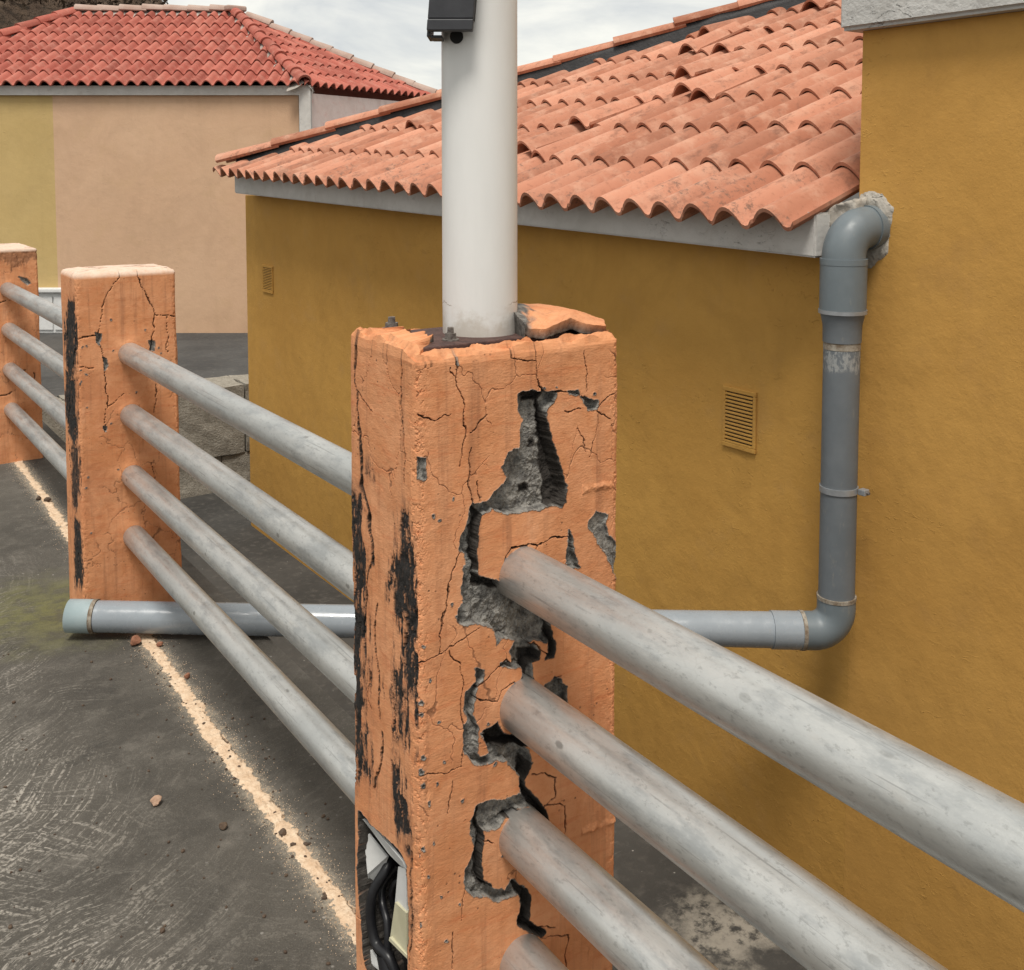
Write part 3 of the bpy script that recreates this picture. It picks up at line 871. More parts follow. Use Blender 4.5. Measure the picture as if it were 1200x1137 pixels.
mortar_strip('mortar_bed', hipL, pkL, 0.12, 0.055, M['mortar'], roof_f, seed=4)
lay_caps(roof_f, hipA, pk, upv, capf, 0.28, M['tile_far'], seed=1, lift=0.045)
lay_caps(roof_f, hipL, pkL, upv, capf, 0.28, M['tile_far'], seed=2, lift=0.045)
lay_caps(roof_f, hipB, pk, upv, capf, 0.28, M['ridge_grey'], seed=3, lift=0.04)
lay_caps(roof_f, pkL, pk, upv, capf, 0.28, M['ridge_grey'], seed=4, lift=0.05)
link('peak_cap', bm_mesh('peak_cap', box_bm((pk.x - .13, pk.y - .1, pk.z + .05), (pk.x + .13, pk.y + .1, pk.z + .12), 0.02)), roof_f, M['ridge_grey'])

# white cabinet on the terrace
cb0 = onZ(64, 391, Z_TE)
cbt = empty('cabinet', cb0)
tag(cbt, 'white metal cabinet on the terrace seen between the two far posts', 'cabinet')
cw = 0.30; ch = onF(64, 343, cb0.dot(FH)).z - Z_TE
def obox(name, lo, hi, mat, parent, bev=0.0):     # box square to the far house
    bm = box_bm(lo, hi, bev)
    bm.transform(Matrix.Rotation(-YAW, 4, 'Z'))
    return link(name, bm_mesh(name, bm), parent, mat)
obox('body', (-0.26, 0, 0), (0.22, 0.4, ch), M['plastic'], cbt, 0.01)
obox('door', (-0.23, -0.015, 0.04), (-0.01, -0.001, ch - 0.04), M['plastic'], cbt, 0.004)
obox('door', (0.01, -0.015, 0.04), (0.20, -0.001, ch - 0.04), M['plastic'], cbt, 0.004)
obox('lid', (-0.30, -0.05, ch + 0.001), (0.26, 0.44, ch + 0.05), M['plastic'], cbt, 0.012)

# ------------------------------------------------------------------ low ochre house
lh = empty('house', (XW, 4.7, Z_AL))
tag(lh, 'low ochre house with faded terracotta tile roof and two wall vents', 'house')
lo_ = lh.location.copy()
YC = onX(290.5, 400, XW).y                      # far corner of its wall
YT = onX(1006, 300, XW).y                       # where the tall house begins
box('wall', (0, YT - lo_.y + 0.002, -0.02), (0.25, YC - lo_.y, 2.40), M['ochre_low'], lh)
box('wall', (0.252, YC - lo_.y - 0.25, -0.02), (3.6, YC - lo_.y, 2.40), M['ochre_low'], lh)
# fascia beam following the slightly sloping eave
XB = 2.60
f0 = onX(275, 226.5, XB); f1 = onX(955, 302.5, XB)
bmh = 0.138
V = []
for q in (f1, f0):
    for dx in (0, 0.139):
        for dz in (0, bmh):
            V.append(Vector((XB + dx, q.y, q.z + dz)) - lo_)
bm = bmesh.new(); me = mesh('fascia', V, [(0, 1, 3, 2), (4, 6, 7, 5), (0, 4, 5, 1), (2, 3, 7, 6), (1, 5, 7, 3), (0, 2, 6, 4)])
bm.from_mesh(me)
bmesh.ops.recalc_face_normals(bm, faces=bm.faces)
bmesh.ops.bevel(bm, geom=bm.edges[:], offset=0.006, segments=2, affect='EDGES')
link('fascia', bm_mesh('fascia', bm), lh, M['whitewash'])
# the roof
XE = 2.50
e0 = onX(893, 266, XE); e1 = onX(252, 205, XE)
roof_l = empty('roof', (0, 0, 0), lh)
tp = 0.40; cp = 1 / math.sqrt(1 + tp * tp)
tilt = (e1.z - e0.z) / (e1.y - e0.y)
A = Vector((0, 1, tilt)); S = Vector((1, 0, tp)).normalized()
# local frame: a runs along +Y; a right-handed frame needs A x S = N up, so a runs along -Y
An = Vector((0, -1, -tilt)).normalized()
O = e1 - lo_ - Vector((0, 0, 0.025))
Mx = frame(O, An, S)
Wl = (e1 - e0).length
s_max = 4.3
nd = Vector((-1, cp, 0)).normalized()
special = {}
def sp_at(px, py):
    d = ray(px, py)
    N = Mx.to_3x3() @ Vector((0, 0, 1)); O_w = Mx.translation + lo_
    kk = (O_w - Vector((0, 0, CAM_H))).dot(N) / d.dot(N)
    q = Mx.inverted() @ (Vector((0, 0, CAM_H)) + d * kk - lo_)
    return int(q.x // TW), int(q.y // TE)
special[sp_at(845, 62)] = (0.05, 0.032, 0.1, 0.020000000000000004)
special[sp_at(835, 95)] = (-0.06, 0.042, -0.05, -0.08)
special[sp_at(855, 110)] = (0.02, 0.047, 0.1, -0.06)
special[sp_at(850, 45)] = (-0.03, 0.047, -0.08, -0.08)
special[sp_at(905, 48)] = (0.0, 0.03, 0.12, -0.04)
special[sp_at(985, 10)] = (0.0, 0.035, 0.14, -0.04)
special[sp_at(720, 150)] = (-0.03, 0.042, 0.09, -0.06)
special[sp_at(848, 125)] = (-0.02, 0.03, 0.10, -0.03)
special[sp_at(640, 190)] = (0.03, 0.042, 0.12, -0.08)
special[sp_at(505, 155)] = (0.02, 0.025, 0.10, -0.03)
special[sp_at(690, 170)] = (0.015, 0.012, -0.06, -0.01)
ltile = tile_bm(TW, 0.475, 0.054, 0.013, 13)
c3 = lay_tiles(roof_l, Mx, TW, TE, (0, int(Wl / TW) + 1), int(s_max / TE) + 1, [(0.02, 0.0, nd.x, nd.y)], M['tile_low'], ltile, 0.013, 9, special)
print('tiles', c1, c2, c3)
# boards under the tiles
def rl(a, s, n=0.0): return Mx @ Vector((a, s, n))
bp = [rl(0.14, 0.16, -0.012), rl(Wl, 0.16, -0.012), rl(Wl, s_max, -0.012), rl(s_max * cp + 0.05, s_max, -0.012)]
quad('roof_boards', bp, M['dark'], roof_l, Vector((0, 0, 0)), 0.03, 0.0)
# hip: black membrane upstand with ridge tiles on top
hp0, hp1 = rl(0.13, 0.14, 0.0), rl(s_max * cp, s_max, 0.0)
hd = (hp1 - hp0); hs = hd.normalized(); ha = hs.cross(upv).normalized()
n = 40; P = np.zeros((n, 6, 3)); rng = np.random.RandomState(3)
for i in range(n):
    c = hp0 + hd * (i / (n - 1))
    hh = 0.125 + 0.006 * rng.randn() - 0.06 * max(0, 1 - i / 5.0)
    prof = [(0.085, 0.0), (0.07, hh * 0.6), (0.06, hh), (-0.06, hh), (-0.07, hh * 0.6), (-0.09, -0.08)]
    for j, (w_, h_) in enumerate(prof):
        q = c + ha * (w_ + 0.004 * rng.randn()) + upv * (h_ + 0.01)
        P[i, j] = q
link('hip_flashing', grid_mesh('hip_flashing', P), roof_l, M['black'])
capl = cap_bm(0.46, 0.092, 0.016, 10, 0.55)
lay_caps(roof_l, hp0 - hs * 0.12 - upv * 0.045, hp1 + upv * 0.02, upv, capl, 0.40, M['tile_low'], seed=6, lift=0.118, jit=0.008)
# far slope of the hip roof, turned away
far_end = hp0 + Vector((2 * s_max * cp, 0, 0))
quad('roof_boards', [hp0 + Vector((0, 0.01, 0)), hp1 + Vector((0, 0.01, 0)), far_end], M['tile_low'], roof_l, Vector((0, 0, 0)), 0.02, 0.0)

# vents
def vent(py0, pxs):
    # pxs: top-left, top-right, bottom-left, bottom-right sight points on the wall
    tl, tr, bl, br = [onX(x, y, XW) for x, y in pxs]
    y0 = (tr.y + br.y) / 2; y1 = (tl.y + bl.y) / 2; z0 = (bl.z + br.z) / 2; z1 = (tl.z + tr.z) / 2
    v = empty('vent', Vector((XW, (y0 + y1) / 2, (z0 + z1) / 2)) - lo_, lh)
    hw, hh = (y1 - y0) / 2, (z1 - z0) / 2
    fr = 0.016
    def b(name, lo, hi, m, bev=0.002): return link(name, bm_mesh(name, box_bm(lo, hi, bev)), v, m)
    b('frame', (-0.010, -hw, hh - fr), (-0.0005, hw, hh), M['ochre_low'])
    b('frame', (-0.010, -hw, -hh), (-0.0005, hw, -hh + fr), M['ochre_low'])
    b('frame', (-0.0095, -hw, -hh + fr + .0005), (-0.0005, -hw + fr * 0.8, hh - fr - .0005), M['ochre_low'])
    b('frame', (-0.0095, hw - fr * 0.8, -hh + fr + .0005), (-0.0005, hw, hh - fr - .0005), M['ochre_low'])
    b('backing', (-0.0025, -hw + fr * .8 + .0005, -hh + fr + .0005), (-0.0008, hw - fr * .8 - .0005, hh - fr - .0005), M['dark'], 0)
    ns = 14; pit = (2 * hh - 2 * fr) / ns
    bm = box_bm((-0.0030, -hw + fr * .85, -pit * 0.22), (0.0030, hw - fr * .85, pit * 0.16), 0.0)
    for vv in bm.verts:
        if vv.co.x < 0: vv.co.z -= pit * 0.18
    sme = bm_mesh('slat', bm); sme.materials.append(M['ochre_low'])
    for i in range(ns):
        o = bpy.data.objects.new('slat', sme); C.objects.link(o); o.parent = v
        o.location = (-0.0068, 0, -hh + fr + pit * (i + 0.5))
    return v
vent(0, [(850, 451), (888, 461), (847, 521), (886, 532)])
vent(0, [(308, 310), (320, 312.5), (309, 342.5), (321, 344)])

# ------------------------------------------------------------------ tall ochre house
th_ = empty('house', (XW, 0, Z_AL))
tag(th_, 'tall ochre house with pale cornice rising at the right beside the drainpipe', 'house')
to = th_.location.copy()
zc = onX(1009, 37, XW).z
box('wall', (0, -3.5, -0.02), (4.0, YT + 0.0015, zc - Z_AL), M['ochre'], th_)
bm = box_bm((-0.055, -3.5, zc - Z_AL + 0.001), (4.0, YT + 0.05, zc - Z_AL + 0.16), 0.0)
bmesh.ops.bevel(bm, geom=[e for e in bm.edges], offset=0.012, segments=3, affect='EDGES')
link('cornice', bm_mesh('cornice', bm), th_, M['cornice'])
box('parapet', (0.02, -3.5, zc - Z_AL + 0.162), (3.9, YT + 0.01, zc - Z_AL + 0.9), M['ochre'], th_)
# cement smeared round the pipe mouth and at the verge
def smear(name, ctr_px, pts_px, X, mat, parent, org, hgt=0.012, seed=2):
    pts = [onX(x, y, X) for x, y in pts_px]
    poly = [(q.y, q.z) for q in pts]
    ys = [q.y for q in pts]; zs = [q.z for q in pts]
    gy = np.linspace(min(ys) - .02, min(max(ys) + .02, YT - 0.004), 70); gz = np.linspace(min(zs) - .02, max(zs) + .02, 90)
    G, Zz = np.meshgrid(gy, gz)
    d = sd_poly(G + 0.012 * fbm(G, Zz, 30, 4, seed), Zz + 0.012 * fbm(G, Zz, 30, 4, seed + 5), poly)
    h = hgt * sstep(0.003, -0.03, d) * (1 + 0.9 * fbm(G, Zz, 22, 4, seed + 8)) - 0.004 * sstep(-0.004, 0.004, d)
    P = np.stack([X - h - org.x, G - org.y, Zz - org.z], -1)
    return link(name, grid_mesh(name, P), parent, mat)
smear('cement_patch', None, [(1000, 232), (1018, 224), (1034, 228), (1044, 244), (1043, 275), (1036, 300), (1020, 316), (1006, 312), (1000, 280)], XW - 0.003, M['cement'], th_, to, 0.009)

# ------------------------------------------------------------------ posts
def post(px_l, px_r, px_back, Yf, Hh, top_round, res, name, label, feats_front, feats_left, rails, broken_top=False, seed=0, bulge=0.0, col_z0=0.0):
    XL = onY(px_l, 600, Yf).x; XR = onY(px_r, 600, Yf).x
    Yb = onX(px_back, 600, XL).y
    org = Vector(((XL + XR) / 2, (Yf + Yb) / 2, 0))
    root = empty(name, org)
    tag(root, label, 'post', 'concrete railing posts')
    r = 0.012
    rf, rl_, rv = res
    # perimeter: start at front-right corner, go along front to the left, left face to the back, back, right
    pts = []
    def seg(p0, p1, n_, nx, ny, face):
        for i in range(n_):
            f = i / n_
            pts.append((p0[0] + (p1[0] - p0[0]) * f, p0[1] + (p1[1] - p0[1]) * f, nx, ny, face))
    def arc(cx, cy, a0, a1, n_, face):
        for i in range(n_):
            a = a0 + (a1 - a0) * i / n_
            pts.append((cx + r * math.cos(a), cy + r * math.sin(a), math.cos(a), math.sin(a), face))
    hp = math.pi / 2
    seg((XR - r, Yf), (XL + r, Yf), max(4, int((XR - XL) / rf)), 0, -1, 0)
    arc(XL + r, Yf + r, -hp, -math.pi, 16, 1)
    seg((XL, Yf + r), (XL, Yb - r), max(4, int((Yb - Yf) / rl_)), -1, 0, 2)
    arc(XL + r, Yb - r, -math.pi, -math.pi - hp, 8, 3)
    seg((XL + r, Yb), (XR - r, Yb), 14, 0, 1, 4)
    arc(XR - r, Yb - r, hp, 0, 6, 5)
    seg((XR, Yb - r), (XR, Yf + r), 14, 1, 0, 6)
    arc(XR - r, Yf + r, 0, -hp, 12, 7)
    pts = np.array(pts); nu = len(pts)
    z_lo = 0.22 if rv < 0.0015 else 0.0
    zs = np.concatenate([np.linspace(0, z_lo, 14)[:-1] if z_lo > 0 else [], np.arange(z_lo, Hh - top_round, rv), [Hh - top_round]])
    nv = len(zs)
    bx, by, nx, ny, fc = pts.T
    Xg = np.repeat(bx[None], nv, 0); Yg = np.repeat(by[None], nv, 0); Zg = np.repeat(zs[:, None], nu, 1)
    disp = np.zeros_like(Xg); expo = np.zeros_like(Xg); dirt_shade = np.zeros_like(Xg); crust = np.zeros_like(Xg); soot = np.zeros_like(Xg)
    # arc-length like coordinate for the noise
    uc = np.where(fc[None] <= 1, Xg, np.where(fc[None] <= 3, 5 + Yg, np.where(fc[None] <= 4, 9 + Xg, 14 + Yg)))
    disp += 0.0030 * fbm(uc, Zg, 5, 3, seed) + 0.0007 * fbm(uc, Zg, 45, 4, seed + 3)
    # pitted, spalled arris
    near_edge = np.exp(-np.minimum(np.abs(bx - XL) + np.abs(by - Yf), np.abs(bx - XR) + np.abs(by - Yf)) / 0.008)[None]
    disp -= near_edge * np.maximum(0, fbm(uc * 2.0, Zg, 130, 4, seed + 6, 0.7) + 0.0) * 0.008
    # horizontal day-joints of the formwork
    def apply(mask_cols, cx, feats, grow):
        nonlocal disp, expo, dirt_shade, crust, soot
        idx = np.where(mask_cols)[0]
        x = (cx[idx])[None].repeat(nv, 0); z = Zg[:, idx]
        wx = x + 0.0075 * fbm(x, z, 34, 5, seed + 21, 0.5) + 0.0016 * fbm(x, z, 150, 3, seed + 23, 0.6)
        wz = z + 0.0075 * fbm(x, z, 34, 5, seed + 25, 0.5) + 0.0016 * fbm(x, z, 150, 3, seed + 27, 0.6)
        D = np.zeros_like(x); E = np.zeros_like(x); Dt = np.zeros_like(x); Cr = np.zeros_like(x); So = np.zeros_like(x)
        rough = 0.0055 * fbm(x, z, 60, 5, seed + 31, 0.62) + 0.004 * fbm(x, z, 18, 3, seed + 35)
        for kind, geo, par in feats:
            g = np.array(geo)
            m = 0.03
            sel = (x > g[:, 0].min() - m) & (x < g[:, 0].max() + m) & (z > g[:, 1].min() - m) & (z < g[:, 1].max() + m)
            if not sel.any(): continue
            if kind == 'patch':
                d = sd_poly(wx[sel], wz[sel], geo)
                ins = sstep(0.0008, -0.0008, d)
                D[sel] = np.minimum(D[sel], -ins * (par + rough[sel] * (1.0 if par > 0.006 else 0.3)))
                lip = np.exp(-np.maximum(d, 0) / 0.004) * (d > 0)
                D[sel] += lip * 0.0012
                E[sel] = np.maximum(E[sel], sstep(0.0022, 0.0010, d))
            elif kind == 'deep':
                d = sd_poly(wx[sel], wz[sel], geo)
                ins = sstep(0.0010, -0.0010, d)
                D[sel] = np.minimum(D[sel], -ins * (par * 0.8 + 0.8 * rough[sel])); w_ = sstep(0.0028, 0.0014, d); E[sel] = np.maximum(E[sel], w_); Dt[sel] = np.maximum(Dt[sel], w_ * 0.92)  # shade of the void painted near-black over floor and walls of the cavity
            elif kind == 'crack':
                w, dep = par; gk = min(1.0, w / 0.0034)
                d = d_line(wx[sel], wz[sel], geo)
                wl_ = w * np.clip(0.75 + 1.6 * fbm(x[sel], z[sel], 45, 3, seed + 41), 0.12, 2)
                ins = sstep(wl_ + 0.0005, wl_ * 0.4, d)
                D[sel] = np.minimum(D[sel], -ins * dep)
                Dt[sel] = np.maximum(Dt[sel], sstep(wl_ + grow * gk + 0.0006, wl_ * 0.7 + grow * gk * 0.4, d))
                pass
            elif kind == 'ridge':
                d = d_line(wx[sel], wz[sel], geo)
                D[sel] += np.exp(-(d / 0.005) ** 2) * par * (0.7 + 1.2 * fbm(x[sel], z[sel], 60, 3, seed + 51))
            elif kind == 'crust':
                d = sd_poly(x[sel] + 0.040 * fbm(x[sel], z[sel] * 0.22, 60, 6, seed + 61, 0.75), z[sel] + 0.03 * fbm(x[sel], z[sel], 30, 3, seed + 63), geo)
                So[sel] = np.maximum(So[sel], sstep(0.014, -0.006, d) * par)
                ins = sstep(-0.001, -0.007, d)
                Cr[sel] = np.maximum(Cr[sel], ins * par)
                D[sel] -= ins * 0.002 * (0.6 + 2.0 * fbm(x[sel], z[sel] * 0.4, 110, 4, seed + 65))
            elif kind == 'recess':
                d = sd_poly(wx[sel], wz[sel], geo)
                ins = sstep(0.0012, -0.0012, d); w_ = sstep(0.004, 0.0022, d)
                D[sel] = np.minimum(D[sel], -ins * par); E[sel] = np.maximum(E[sel], w_); Dt[sel] = np.maximum(Dt[sel], w_ * 0.8)  # shade inside the box opening painted into its walls
        # hairline crazing
        cs = 0.085
        gx = x / cs + 0.35 * fbm(x, z, 22, 4, seed + 55); gz = z / (cs * 1.5) + 0.35 * fbm(x, z, 22, 4, seed + 56)
        F1 = np.full(x.shape, 9.0); F2 = np.full(x.shape, 9.0)
        for ii in (-1, 0, 1):
            for jj in (-1, 0, 1):
                ci, cj = np.floor(gx) + ii, np.floor(gz) + jj
                dx = ci + _hash(ci, cj, seed + 57) - gx; dy = cj + _hash(ci, cj, seed + 58) - gz
                dd = np.sqrt(dx * dx + dy * dy)
                F2 = np.minimum(F2, np.maximum(F1, dd)); F1 = np.minimum(F1, dd)
        hl_ = sstep(0.022, 0.006, F2 - F1) * sstep(0.13, 0.2, fbm(x, z, 7, 3, seed + 59)) * (1 - E)
        D -= hl_ * 0.0012; Dt = np.maximum(Dt, hl_ * 0.5)
        for (rx, rz) in rails:
            if bulge > 0:
                d = np.hypot(x - rx, z - rz)
                D += bulge * np.exp(-np.maximum(d - 0.038, 0) / 0.018) * (1 + 0.8 * fbm(x, z, 26, 3, seed + 71))
        disp[:, idx] += D; expo[:, idx] = np.maximum(expo[:, idx], E); dirt_shade[:, idx] = np.maximum(dirt_shade[:, idx], Dt); crust[:, idx] = np.maximum(crust[:, idx], Cr); soot[:, idx] = np.maximum(soot[:, idx], So)
    apply((fc == 0) | (fc == 7) | ((fc == 1) & (np.abs(ny) > 0.7)), bx, feats_front, 0.0001)
    apply((fc == 2) | (fc == 3) | ((fc == 1) & (np.abs(ny) <= 0.7)), by, feats_left, 0.0026)
    P = np.stack([Xg + nx[None] * disp, Yg + ny[None] * disp, Zg], -1)
    layers = [P]; at = [np.stack([expo, dirt_shade, crust], -1)]
    # rounded top, rim, cap: rings shrinking towards the centre
    last = P[-1]; lat = at[0][-1]
    cxm, cym = (XL + XR) / 2, (Yf + Yb) / 2
    def ring(inset, z, a, rag=0.0):
        ix = np.clip(bx, XL + inset, XR - inset); iy = np.clip(by, Yf + inset, Yb - inset)
        q = np.stack([ix, iy, np.full(nu, z)], -1)
        if broken_top: q[:, 2] += np.where(z > Hh - 0.012, 0.012, 0.004) * sstep(XL + 0.075, XL + 0.01, bx) * sstep(Yf, Yf + 0.05, by)
        if rag > 0:
            uu = bx * 3 + by * 5
            q[:, 2] += rag * fbm(uu, np.full(nu, inset * 40.0), 9, 4, seed + 81)
        return q, a
    rings = []
    nr = 6
    for k in range(1, nr + 1):
        an = k / nr * math.pi / 2
        q, a = ring(top_round * (1 - math.cos(an)), Hh - top_round + top_round * math.sin(an), lat * (1 - k / nr), (0.010 if broken_top else 0.004) if k > 2 else 0.0015 * k)
        rings.append((q, a))
    clean = np.zeros((nu, 3)); conc = np.zeros((nu, 3)); conc[:, 0] = 1; conc[:, 1] = 0.35
    if broken_top:
        # plaster rim of uneven width, then a step down to the concrete and steel
        wv = 0.012 + 0.014 * np.clip(fbm(bx * 3 + by * 7, by * 2, 9, 4, seed + 91) + 0.25, 0, 1)
        lf = sstep(XL + 0.075, XL + 0.03, bx)
        wv = wv + lf * (0.040 + 0.020 * fbm(bx, by, 30, 4, seed + 93))
        def vring(wi, z, a, rag):
            ix = np.clip(bx, XL + wi, XR - wi); iy = np.clip(by, Yf + wi, Yb - wi)
            q = np.stack([ix, iy, np.full(nu, z)], -1)
            q[:, 2] += rag * fbm(bx * 3 + by * 5, by * 2, 16, 4, seed + 94) + (0.012 if z >= Hh - 0.005 else 0) * sstep(XL + 0.075, XL + 0.01, bx) * sstep(Yf, Yf + 0.05, by)
            return q, a
        rings.append(vring(wv, Hh, clean, 0.010))
        rings.append(vring(wv + 0.001, Hh - 0.004, conc, 0.004))
        rings.append(vring(wv + 0.003, Hh - 0.022, conc, 0.002))
        rings.append(vring(np.full(nu, 0.095), Hh - 0.022, conc, 0.002))
    else:
        for ins in (0.05, 0.09):
            rings.append(ring(ins, Hh + 0.002, clean, 0.004))
    rings.append((np.repeat(np.array([[cxm, cym, rings[-1][0][:, 2].mean()]]), nu, 0) + (rings[-1][0] - np.array([cxm, cym, 0])) * np.array([0.02, 0.02, 0]), rings[-1][1]))
    P = np.concatenate([P] + [q[None] for q, a in rings], 0)
    A3 = np.concatenate([at[0]] + [a[None] for q, a in rings], 0)
    P = P - np.array(org)
    me = grid_mesh('plaster_shell', P[:, ::-1], True)      # reversed so faces look outward
    A3 = A3[:, ::-1]
    fade = np.zeros(A3.shape[:2])
    if not broken_top: fade[nv + 1:] = 1.0; fade[nv] = 0.6
    add_attr(me, 'fade', fade[:, ::-1])
    st_ = np.zeros(A3.shape[:2]); st_[:nv] = soot; add_attr(me, 'soot', st_[:, ::-1])
    add_attr(me, 'expo', A3[..., 0]); add_attr(me, 'dirt_shade', A3[..., 1]); add_attr(me, 'crust', A3[..., 2])
    if rv < 0.0015: me.polygons.foreach_set('use_smooth', np.zeros(len(me.polygons), dtype=bool))
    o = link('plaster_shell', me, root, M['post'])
    return root, (XL, XR, Yf, Yb, org)

# ---- near post: damage read off its two visible faces
Y3 = 1.215
RZ = [0.842, 0.648, 0.454, 0.260]
def z1(x, y): return (380 + x / 2.842, 340 + y / 2.842)
def z2(x, y): return (380 + x / 2.726, 720 + y / 2.726)
def FY(fn, pts): return [(q.x, q.z) for q in (onY(*fn(*p), Y3) for p in pts)]
X3L = onY(488, 600, Y3).x
def FX(fn, pts): return [(q.y, q.z) for q in (onX(*fn(*p), X3L) for p in pts)]
K = 0.00018
ff = []
def patch(fn, pts, dep): ff.append(('patch', FY(fn, pts), dep))
def deep(fn, pts, dep): ff.append(('deep', FY(fn, pts), dep))
def crack(fn, pts, w, dep=0.007): ff.append(('crack', FY(fn, pts), (max(w * K, 0.0006), dep)))
def ridge(fn, pts, h): ff.append(('ridge', FY(fn, pts), h))
ridge(z1, [(320, 715), (400, 706), (490, 708), (545, 690)], 0.0035)
ridge(z1, [(805, 668), (900, 662), (985, 648)], 0.003)
ridge(z2, [(300, 800), (350, 798), (470, 768)], 0.004)
ridge(z2, [(690, 705), (820, 690), (930, 660)], 0.003)
patch(z1, [(650, 350), (690, 330), (735, 345), (770, 345), (765, 365), (742, 400), (745, 440), (760, 520), (785, 600), (803, 650), (795, 728), (740, 724), (690, 730), (610, 745), (575, 742), (560, 728), (548, 742), (520, 750), (495, 712), (540, 705), (590, 650), (600, 620), (590, 580), (610, 540), (650, 520), (655, 470), (670, 430), (650, 400)], 0.017)
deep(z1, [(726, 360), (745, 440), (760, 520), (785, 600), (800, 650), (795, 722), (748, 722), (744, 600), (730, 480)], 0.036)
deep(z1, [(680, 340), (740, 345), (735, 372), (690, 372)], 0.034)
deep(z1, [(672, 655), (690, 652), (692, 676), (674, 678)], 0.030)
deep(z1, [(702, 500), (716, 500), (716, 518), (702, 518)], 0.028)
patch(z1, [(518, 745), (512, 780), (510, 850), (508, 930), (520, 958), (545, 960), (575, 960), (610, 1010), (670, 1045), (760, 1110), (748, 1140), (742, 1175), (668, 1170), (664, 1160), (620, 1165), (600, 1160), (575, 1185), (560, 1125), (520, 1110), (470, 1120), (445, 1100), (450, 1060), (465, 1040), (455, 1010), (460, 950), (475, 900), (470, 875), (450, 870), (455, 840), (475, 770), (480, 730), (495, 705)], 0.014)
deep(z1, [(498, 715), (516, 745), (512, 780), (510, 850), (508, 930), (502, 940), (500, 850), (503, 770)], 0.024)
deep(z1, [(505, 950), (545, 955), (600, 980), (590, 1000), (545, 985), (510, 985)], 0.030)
patch(z1, [(808, 795), (822, 830), (830, 880), (846, 930), (815, 925), (805, 910), (808, 850)], 0.012)
patch(z1, [(900, 735), (945, 745), (935, 770), (950, 810), (975, 850), (990, 960), (970, 960), (955, 900), (930, 850), (885, 800), (880, 765)], 0.003)
patch(z1, [(318, 562), (342, 562), (340, 640), (318, 635)], 0.006)
patch(z1, [(852, 350), (880, 362), (912, 374), (905, 394), (880, 394), (866, 372)], 0.014)
patch(z1, [(810, 338), (845, 332), (848, 345), (815, 350)], 0.006)
patch(z2, [(620, 60), (650, 60), (648, 95), (685, 118), (662, 150), (668, 215), (636, 220), (628, 170), (560, 162), (600, 150), (596, 125), (612, 100)], 0.014)
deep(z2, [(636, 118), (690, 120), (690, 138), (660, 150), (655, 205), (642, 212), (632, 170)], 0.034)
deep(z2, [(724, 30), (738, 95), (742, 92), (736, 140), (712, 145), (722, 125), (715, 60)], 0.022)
patch(z2, [(480, 172), (508, 175), (505, 205), (488, 220), (486, 280), (470, 330), (480, 360), (490, 370), (484, 440), (500, 462), (475, 472), (445, 430), (443, 360), (455, 345), (450, 290), (447, 250), (460, 225), (480, 210)], 0.013)
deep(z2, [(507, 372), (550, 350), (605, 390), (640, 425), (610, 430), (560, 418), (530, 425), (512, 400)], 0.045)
patch(z2, [(500, 375), (540, 420), (600, 425), (648, 440), (660, 480), (640, 530), (650, 560), (685, 610), (705, 645), (735, 695), (690, 655), (650, 615), (600, 612), (585, 590), (630, 570), (635, 520), (610, 490), (580, 458), (540, 472), (490, 474), (470, 460), (530, 445)], 0.015)
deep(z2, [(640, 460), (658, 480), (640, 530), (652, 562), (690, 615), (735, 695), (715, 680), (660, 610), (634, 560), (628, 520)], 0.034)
patch(z2, [(700, 230), (738, 203), (782, 235), (775, 292), (750, 275)], 0.011)
patch(z2, [(490, 606), (600, 590), (612, 625), (580, 640), (545, 690), (500, 690), (498, 862), (540, 875), (580, 882), (600, 850), (640, 872), (605, 905), (560, 917), (480, 897), (453, 880), (455, 820), (475, 790), (475, 740), (465, 690), (480, 640)], 0.013)
deep(z2, [(494, 612), (505, 612), (503, 700), (502, 860), (540, 872), (535, 882), (494, 868), (496, 740)], 0.026)
deep(z2, [(570, 640), (610, 622), (680, 640), (720, 690), (690, 680), (640, 640)], 0.03)
deep(z2, [(612, 860), (652, 890), (662, 930), (652, 988), (705, 1018), (695, 1032), (645, 1018), (622, 990), (630, 930)], 0.030)
for pts, w in (([(735, 170), (710, 210), (708, 235), (715, 280), (732, 345)], 6), ([(625, 230), (708, 235)], 2.5),
               ([(765, 345), (840, 340), (870, 355)], 4), ([(868, 205), (872, 335)], 2.2), ([(420, 270), (440, 320), (465, 360), (470, 390), (462, 420), (465, 470), (455, 590)], 2.6),
               ([(490, 530), (485, 590), (478, 640), (495, 705)], 4), ([(325, 405), (375, 428), (420, 408)], 4), ([(450, 880), (430, 930), (405, 980), (408, 1020), (395, 1150)], 5),
               ([(910, 410), (890, 520), (885, 560)], 1.5), ([(840, 460), (870, 540)], 1.4), ([(625, 862), (660, 850), (720, 852), (760, 830), (805, 820)], 7),
               ([(585, 960), (600, 900), (625, 862)], 5), ([(440, 210), (435, 300)], 1.2), ([(720, 855), (705, 870)], 6), ([(510, 640), (520, 700)], 1.5), ([(540, 420), (480, 470)], 1.0),
               ([(910, 390), (980, 325)], 1.5), ([(800, 405), (850, 388)], 1.2), ([(950, 430), (905, 400)], 1.2)):
    crack(z1, pts, w)
